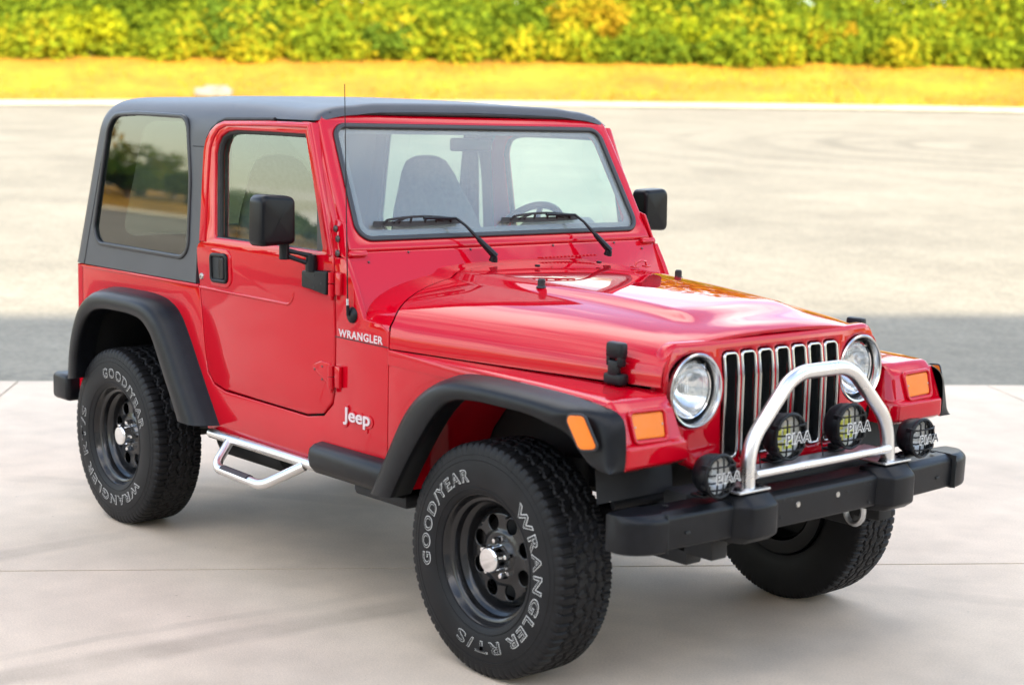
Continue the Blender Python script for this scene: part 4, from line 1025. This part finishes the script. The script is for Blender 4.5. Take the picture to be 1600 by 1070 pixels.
# --- auxiliary lamps with stone guards
def aux(y, z, r, yel, x=.640, drop=.06):
    mw = ZM((x, y, z), (1, 0, 0))
    a = part('auxiliary_lamp', M['plastic'], car, lambda bm: (lathe(bm, [(0, -.060), (r * .60, -.059), (r * .84, -.051), (r * .97, -.034), (r * 1.02, -.014), (r * 1.02, .006), (r * .97, .012), (r * .93, .006), (r * .93, -.01)], mw, 40),
        box(bm, (x - .05, y, z - r - drop / 2 + .006), (.028, .034, drop), .005), box(bm, (x - .05, y, z - r - drop + .005), (.05, .055, .008), .002)))
    part('reflector', M['lampsilver'], a, lambda bm: lathe(bm, [(0, -.034), (r * .3, -.032), (r * .6, -.023), (r * .8, -.012), (r * .93, -.001)], mw, 36))
    part('bulb', M['yellowbulb' if yel else 'bulb'], a, lambda bm: (box(bm, (x - .001, y + r * .10, z - r * .36), (.006, r * .52, r * .44), .002), ) if yel else lathe(bm, [(0, -.008), (r * .22, -.010), (r * .24, -.03)], mw, 16))
    part('lens', M['auxlens'], a, lambda bm: lathe(bm, [(0, .005), (r * .4, .004), (r * .7, .002), (r * .93, -.001)], mw, 36))
    if yel: part('lamp_filter', M['yellow'], a, lambda bm: [box(bm, (x - .004, y + dy * r, z + dz * r), (.003, w * r, h * r), .001) for dy, dz, w, h in ((-.50, .10, .40, .50), (-.45, -.46, .42, .42), (.05, .25, .45, .40))])
    def guard(bm):
        tube(bm, [(x + .014, y + r * 1.0 * cos(t), z + r * 1.0 * sin(t)) for t in [2 * pi * k / 40 for k in range(40)]], .006, 8, closed=True)
        for dz in (-.58, -.22, .14, .50):
            hw = math.sqrt(1 - dz * dz); tube(bm, [(x + .012, y - hw * r, z + dz * r), (x + .026, y - hw * r * .85, z + dz * r), (x + .030, y, z + dz * r), (x + .026, y + hw * r * .85, z + dz * r), (x + .012, y + hw * r, z + dz * r)], .0028, 6)
        for dy in (-.42, 0, .42):
            hw = math.sqrt(1 - dy * dy); tube(bm, [(x + .012, y + dy * r, z - hw * r), (x + .024, y + dy * r, z - hw * r * .85), (x + .026, y + dy * r, z), (x + .024, y + dy * r, z + hw * r * .85), (x + .012, y + dy * r, z + hw * r)], .0028, 6)
        for t in (.5, 2.64, -.5, -2.64): box(bm, (x + .006, y + r * cos(t), z + r * sin(t)), (.03, .012, .014), .002)
    g = part('stone_guard', M['plastic'], a, guard)
    gm = lambda off: (lambda u, v, w: (x + .0325 + off + w, y + u + r * .22, z + v - r * .02))
    part('lettering', M['white'], a, lambda bm: text(bm, 'PIAA', gm(0), 1, .082, 0, r * 1.62, r * .43, space=1.22))
    part('lettering_face', M['blackin'], a, lambda bm: text(bm, 'PIAA', gm(.0008), 1, .008, 0, r * 1.62, r * .43, space=1.22))
for y in (-.484, .484): aux(y, .708, .060, False, .650, .010)
for y in (-.147, .147): aux(y, .779, .068, True, .622, .018)
EACH('lamp_wire', M['plastic'], car, (-.147, .147), lambda bm, y: tube(bm, fillet([(.56, y - .02, .76), (.575, y - .07, .74), (.60, y - .09, .70), (.61, y - .10, .692)], .03, 4), .0022, 6))

# --- wheels
WR, RL = .3655, .209
SIDE = [(.098, .200), (.112, .206), (.121, .222), (.1255, .245), (.1265, .268), (.1255, .292), (.1225, .313), (.1185, .331)]
def tyre(bm):
    seg = 76 * 7; hw = .112
    side_o = SIDE
    tread = [(.1165, .343), (.1135, .3535), (.1075, .3605), (.098, .3637)]
    tr = [.088, .078, .068, .0655, .060, .054, .0515, .044, .034, .024, .0215, .016, .010, .0075, 0]
    prof = [(y, r, 0) for y, r in side_o] + [(y, r, 1) for y, r in tread] + [(y, .3643 + .0012 * (1 - (y / .098) ** 2), 2) for y in tr]
    prof = prof + [(-y, r, k) for y, r, k in prof[-2::-1]]
    tri = lambda q: abs((q % 1) * 2 - 1) * 2 - 1
    rows = []
    for i in range(seg):
        th = 2 * pi * i / seg; lug = (th / (2 * pi) * 76); row = []
        for y, r, k in prof:
            d = 0; ph = (lug + (0.5 if y < 0 else 0)) % 1; ay = abs(y); sg = 1 if y > 0 else -1
            if k == 1 or (k == 2 and ay > .066):                      # shoulder lugs
                if ph < .26: d = .006 if k == 2 or r > .35 else .004
                elif .58 < ph < .70: d = .0025 if k == 2 or r > .35 else .002
            if k == 0 and r > .325 and ph < .26: d = .0025
            if k == 2:
                zig = .007 * tri(lug * .5 + .25 * sg)
                for g in (.061, .0185, -.0185, -.061):
                    if abs(y - g - zig) < .0042: d = .0065
                if ay < .058 and d == 0:
                    q = (lug * .5 + y * 9) % 1
                    if q < .12: d = .004
                    elif .5 < q < .56: d = .003
            rr = r - d
            row.append((rr * cos(th), -y, rr * sin(th)))
        rows.append([(x, y * (.76 if y > 0 else 1), z) for x, y, z in row])
    grid(bm, rows, cv=True)
def wheel_base():
    w = empty('wheel'); w.parent = car
    t = part('tyre', M['tyre'], w, tyre, sharp=30)
    # raised lettering on the outer wall (outer side is -y here)
    def wall(a0, a1, r0, r1, off):
        def mp(W_):
            def m(x, y, z):
                a = lerp(a0, a1, x / W_ + .5); r = lerp(r0, r1, y + .5)
                for (y0, q0), (y1, q1) in zip(SIDE, SIDE[1:]):
                    if q0 <= r <= q1: yy = lerp(y0, y1, (r - q0) / (q1 - q0))
                return (r * cos(a), -(yy + off), r * sin(a))
            return m
        return mp
    def word(name, s, a0, a1, grow):
        arc = abs(a1 - a0)
        part(name, M['white' if grow else 'blackin'], w, lambda bm: text(bm, s, wall(R(a0), R(a1), .2460, .2825, .0016 if grow else .0024)(1), 1, (.020 if s == 'RT/S' else .030) if grow else .003, 0, 1, 1 if grow else .97, space=1.25), recalc=False, sharp=180)
    for s, a0, a1 in (('GOOD/YEAR', 194, 104), ('WRANGLER', 50, -58), ('RT/S', -68, -112)):
        word('tyre_lettering', s, a0, a1, 1); word('lettering_face', s, a0, a1, 0)
    EACH('sidewall_ring', M['tyre'], w, ((.225, .1215, .0022), (.310, .1225, .0018), (.326, .1185, .002)), lambda bm, q: tube(bm, [(q[0] * cos(a), -q[1], q[0] * sin(a)) for a in [2 * pi * k / 96 for k in range(96)]], q[2], 6, closed=True))
    MW = ZM((0, 0, 0), (0, -1, 0))
    def rimf(bm):
        lathe(bm, [(.150, -.10), (.185, -.10), (.197, -.098), (.198, .085), (.203, .094), (.2085, .100), (.2095, .105), (.2070, .1085), (.2030, .108), (.1985, .102), (.1955, .093), (.192, .088), (.1835, .086), (.179, .080), (.1775, .060), (.170, .054), (.164, .050), (.160, .040), (.158, .020), (.150, .012)], MW, 96)
        o = circle(.152, 96); hs = [circle(.0240, 24, .112 * cos(2 * pi * (k + .5) / 8), .112 * sin(2 * pi * (k + .5) / 8)) for k in range(8)]
        def dm(u, v, w):
            r = math.hypot(u, v); h = .016 + .020 * ss(.152, .135, r) + .006 * ss(.092, .076, r)
            return MW @ Vector((u, v, h + w))
        plate(bm, o, hs, .008, .003, dm, cu=[k * .0125 for k in range(-12, 13)], cv=[k * .0125 for k in range(-12, 13)])
    rim = part('rim', M['rim'], w, rimf, sharp=40)
    part('drum', M['dark'], w, lambda bm: lathe(bm, [(0, -.01), (.135, -.01), (.140, -.03), (.140, -.09)], MW, 40))
    part('hub_cap', M['chrome'], w, lambda bm: lathe(bm, [(.046, .040), (.043, .048), (.0415, .052), (.0415, .086), (.040, .093), (.036, .097), (.030, .0975), (0, .0985)], MW, 40))
    for k in range(5):
        a = 2 * pi * k / 5 + .3
        part('lug_nut', M['chrome'], w, lambda bm: (lathe(bm, [(0, .076), (.007, .075), (.0105, .069), (.0118, .040)], MW @ Matrix.Translation((.0575 * cos(a), .0575 * sin(a), 0)), 6), lathe(bm, [(.0105, .044), (.015, .043), (.015, .038)], MW @ Matrix.Translation((.0575 * cos(a), .0575 * sin(a), 0)), 16)))
    part('valve', M['rubber'], w, lambda bm: tube(bm, [MW @ Vector((.155 * cos(1.2), .155 * sin(1.2), .045)), MW @ Vector((.148 * cos(1.2), .148 * sin(1.2), .075))], .004, 8))
    return w
wheel = wheel_base()
wheel.location = (0, -.684, WR - .001)
for x, s, rot in ((-2.373, -1, R(87)), (0, 1, R(30)), (-2.373, 1, R(200))):
    mw = Matrix.Translation((x, s * .684, WR - .001)) @ (Matrix.Rotation(pi, 4, 'Z') if s > 0 else Matrix()) @ Matrix.Rotation(rot, 4, 'Y')
    dup(wheel, car, mw)

# --- rocker guards, side steps
def rocker(s):
    def f(bm):
        pr = [(.757, .578), (.785, .574), (.805, .560), (.812, .530), (.806, .495), (.785, .472), (.745, .462), (.73, .47)]
        rows = []
        for x, k in ((-.945, .80), (-.938, .93), (-.925, 1), (-.55, 1), (-.47, 1)): rows.append([(x, s * lerp(.75, y, k), lerp(.52, z, k)) for y, z in pr])
        vs = grid(bm, rows); cap(bm, vs[0]); cap(bm, vs[-1])
    return f
both(lambda s: part('rocker_guard', M['plastic'], car, rocker(s), sharp=45))
def step(s):
    st = part('side_step', M['steel'], car, lambda bm: tube(bm, [(-1.655, s * .768, .492), (-.93, s * .768, .487)], .0185, 18))
    lp = fillet([(-1.510, s * .775, .482), (-1.465, s * .865, .405), (-1.14, s * .868, .395), (-1.01, s * .775, .478)], [0, .07, .09, 0], 8)
    part('step_loop', M['steel'], st, lambda bm: tube(bm, lp, .0185, 18))
    part('step_pad', M['tread'], st, lambda bm: tube(bm, [(-1.40, s * .8675, .4038), (-1.22, s * .868, .399)], .0, 8, prof=[(.0203 * cos(a), .0203 * sin(a)) for a in [-1.1 + 2.2 * k / 9 for k in range(10)]] + [(.016 * cos(a), .016 * sin(a)) for a in [1.1 - 2.2 * k / 9 for k in range(10)]]))
    EACH('step_bracket', M['dark'], st, (-1.60, -1.25, -1.0), lambda bm, x: box(bm, (x, s * .70, .49), (.05, .12, .03), .004))
both(step)

# --- badges, decals, antenna
cs = lambda cx, cz, off: (lambda u, v, w: (cx + u, -(YB + off + w), cz + v))
def badge(s):
    m = lambda cx, cz, off, sh=0: (lambda u, v, w: (cx + s * -u + 0, s * (YB + off + w), cz + v + sh * u))
    part('model_lettering', M['silver'], car, lambda bm: text(bm, 'WRANGLER', m(-.706, .9690, .0012), 1, .022, .0006, .248, .0255, space=1.1), recalc=False)
    part('badge_shadow', M['paint'], car, lambda bm: text(bm, 'Jeep', m(-.716, .688, .002), 1, .062, .002, .165, .070), recalc=False)
    part('badge', M['silver'], car, lambda bm: text(bm, 'Jeep', m(-.716, .690, .0062), 1, .02, .002, .150, .058), recalc=False)
badge(-1)
an = part('antenna', M['plastic'], car, lambda bm: (lathe(bm, [(0, .014), (.012, .013), (.022, .009), (.027, .004), (.028, 0)], ZM((-.752, -YB - .0, 1.037), (0, -1, .12)), 28), tube(bm, [(-.755, -.772, 1.035), (-.757, -.772, 1.07)], .006, 10)))
part('ferrule', M['chrome'], an, lambda bm: tube(bm, [(-.757, -.772, 1.068), (-.758, -.772, 1.092)], .0055, 10))
part('mast', M['plastic'], an, lambda bm: tube(bm, [(-.758, -.772, 1.09), (-.784, -.772, 1.80)], [.0022, .0014], 8))
part('cowl_panel_line', M['rubber'], car, lambda bm: tube(bm, [(-.852, -YB - .0002, .953), (-.552, -YB - .0002, .950)], .0018, 6))

# --- rear bumper, lamps, underbody
part('rear_bumper', M['plastic'], car, lambda bm: box(bm, (-2.85, 0, .50), (.08, 1.1, .09), .01))
EACH('rear_bumper_end', M['plastic'], car, (-1, 1), lambda bm, s: box(bm, (-2.885, s * .62, .503), (.15, .36, .118), .022, seg=3))
both(lambda s: part('tail_lamp', mat('red_lens', (.5, .01, .01), .15, coat=.5) if s < 0 else bpy.data.materials['red_lens'], car, lambda bm: box(bm, (-2.808, s * .66, .88), (.05, .10, .15), .012)))
def under(bm):
    for s in (-1, 1):
        box(bm, (-1.15, s * .40, .455), (3.3, .07, .11), .01)
        box(bm, (.42, s * .40, .49), (.36, .07, .11), .01)
        tube(bm, [(-2.9, s * .45, .46), (-2.373, s * .48, .40), (-1.85, s * .45, .46)], .03, 8)
        tube(bm, [(.05, s * .46, .36), (.05, s * .46, .66)], .045, 12)
    tube(bm, [(-2.373, -.60, .367), (-2.373, .60, .367)], .042, 14); tube(bm, [(0, -.60, .367), (0, .60, .367)], .042, 14)
    lathe(bm, [(0, .10), (.08, .09), (.13, .04), (.14, 0), (.13, -.05), (.07, -.1)], ZM((-2.373, 0, .367), (1, 0, 0)), 20)
    lathe(bm, [(0, .10), (.08, .09), (.12, .04), (.13, 0), (.12, -.05), (.07, -.1)], ZM((0, .25, .367), (1, 0, 0)), 20)
    tube(bm, [(.16, -.58, .42), (.16, .58, .40)], .016, 10); tube(bm, [(.30, -.55, .56), (.42, .0, .60), (.30, .55, .56)], .014, 10)
    box(bm, (-1.2, 0, .42), (.55, .55, .14), .04); box(bm, (-.2, 0, .62), (.8, .5, .3), .06); box(bm, (-2.55, 0, .50), (.5, .8, .22), .05)
    tube(bm, [(-1.0, .25, .40), (-.1, .2, .42)], .028, 10); tube(bm, [(-1.4, 0, .42), (-2.3, 0, .38)], .03, 10)
    box(bm, (-1.05, -.50, .44), (.75, .20, .06), .02); box(bm, (-.63, -.60, .44), (.30, .26, .05), .02)
part('underbody', M['dark'], car, under)
part('muffler', M['dark'], car, lambda bm: lathe(bm, [(0, -.24), (.07, -.24), (.085, -.21), (.085, .21), (.07, .24), (0, .24)], ZM((-1.95, -.36, .355), (1, 0, 0)), 20))
part('tow_hook', M['alu'], car, lambda bm: tube(bm, [(.55 + .035 * cos(a), .30, .475 + .045 * sin(a)) for a in [2 * pi * k / 20 for k in range(20)]], .010, 8, closed=True))

# --- interior
def seat(y):
    def back(bm):
        rows = []
        for z, w, t, x in ((.80, .235, .06, -1.60), (.95, .245, .075, -1.64), (1.10, .250, .075, -1.685), (1.22, .240, .07, -1.72), (1.32, .205, .06, -1.75), (1.40, .165, .052, -1.775), (1.47, .135, .045, -1.795), (1.515, .105, .036, -1.805), (1.535, .06, .02, -1.808), (1.540, .01, .004, -1.808)):
            rows.append([(x + t * cos(a) * 1.0, y + w * (abs(sin(a)) ** .75) * (1 if sin(a) > 0 else -1), z) for a in [2 * pi * k / 28 for k in range(28)]])
        loftcaps(bm, rows)
    st = part('seat', M['cloth'], car, back, sharp=60)
    part('seat_cushion', M['cloth'], st, lambda bm: box(bm, (-1.42, y, .78), (.48, .48, .16), .05, seg=4))
seat(-.37); seat(.37)
rb = part('roll_bar', M['cloth'], car, lambda bm: tube(bm, fillet([(-1.83, -.66, 1.0), (-1.83, -.635, 1.69), (-1.83, .635, 1.69), (-1.83, .66, 1.0)], .08, 8), .030, 14))
EACH('roll_bar_rail', M['cloth'], rb, (-1, 1), lambda bm, s: tube(bm, [(-1.80, s * .63, 1.685), (-1.15, s * .61, 1.665)], .024, 12))
EACH('seat_belt', M['cloth'], car, (-1, 1), lambda bm, s: box(bm, (-1.84, s * .60, 1.32), (.012, .045, .62), .002, Matrix.Rotation(R(6), 4, 'Y')))
part('rear_seat', M['cloth'], car, lambda bm: (box(bm, (-2.36, 0, 1.00), (.14, .86, .46), .05, Matrix.Rotation(R(-14), 4, 'Y'), 3), box(bm, (-2.18, 0, .80), (.42, .86, .14), .04, seg=3)))
def dashb(bm):
    rows = []
    for y in [lerp(-.70, .70, k / 28) for k in range(29)]:
        b = .05 * ss(.17, .24, y) * (1 - ss(.50, .57, y))
        rows.append([(-.80, y, 1.20), (-.86, y, 1.255 + b * .6), (-.93, y, 1.275 + b), (-1.0, y, 1.272 + b), (-1.045, y, 1.25 + b), (-1.04, y, 1.13), (-.98, y, .95), (-.80, y, .95)])
    loftcaps(bm, rows)
db = part('dashboard', M['dash'], car, dashb, sharp=60)
def wheelrim(bm):
    mw = ZM((-1.165, .37, 1.205), (-.86, 0, .5))
    tube(bm, [mw @ Vector((.188 * cos(a), .188 * sin(a), 0)) for a in [2 * pi * k / 48 for k in range(48)]], .0145, 12, closed=True)
    lathe(bm, [(0, .0), (.06, -.005), (.075, -.03), (.03, -.06), (.025, -.22)], mw, 20)
    for a in (0, pi / 2, pi, -pi / 2): tube(bm, [mw @ Vector((.06 * cos(a), .06 * sin(a), -.02)), mw @ Vector((.185 * cos(a), .185 * sin(a), 0))], .011, 8)
part('steering_wheel', M['plastic'], car, wheelrim)
part('headliner', M['cloth'], car, lambda bm: box(bm, (-1.85, 0, 1.728), (1.35, 1.16, .012), .004))
EACH('sun_visor', M['cloth'], car, (-1, 1), lambda bm, s: box(bm, (-1.10, s * .33, 1.66), (.02, .46, .07), .008, Matrix.Rotation(R(-60), 4, 'Y')))
part('inside_mirror', M['plastic'], car, lambda bm: box(bm, (-1.06, 0, 1.60), (.02, .20, .05), .012, seg=3))
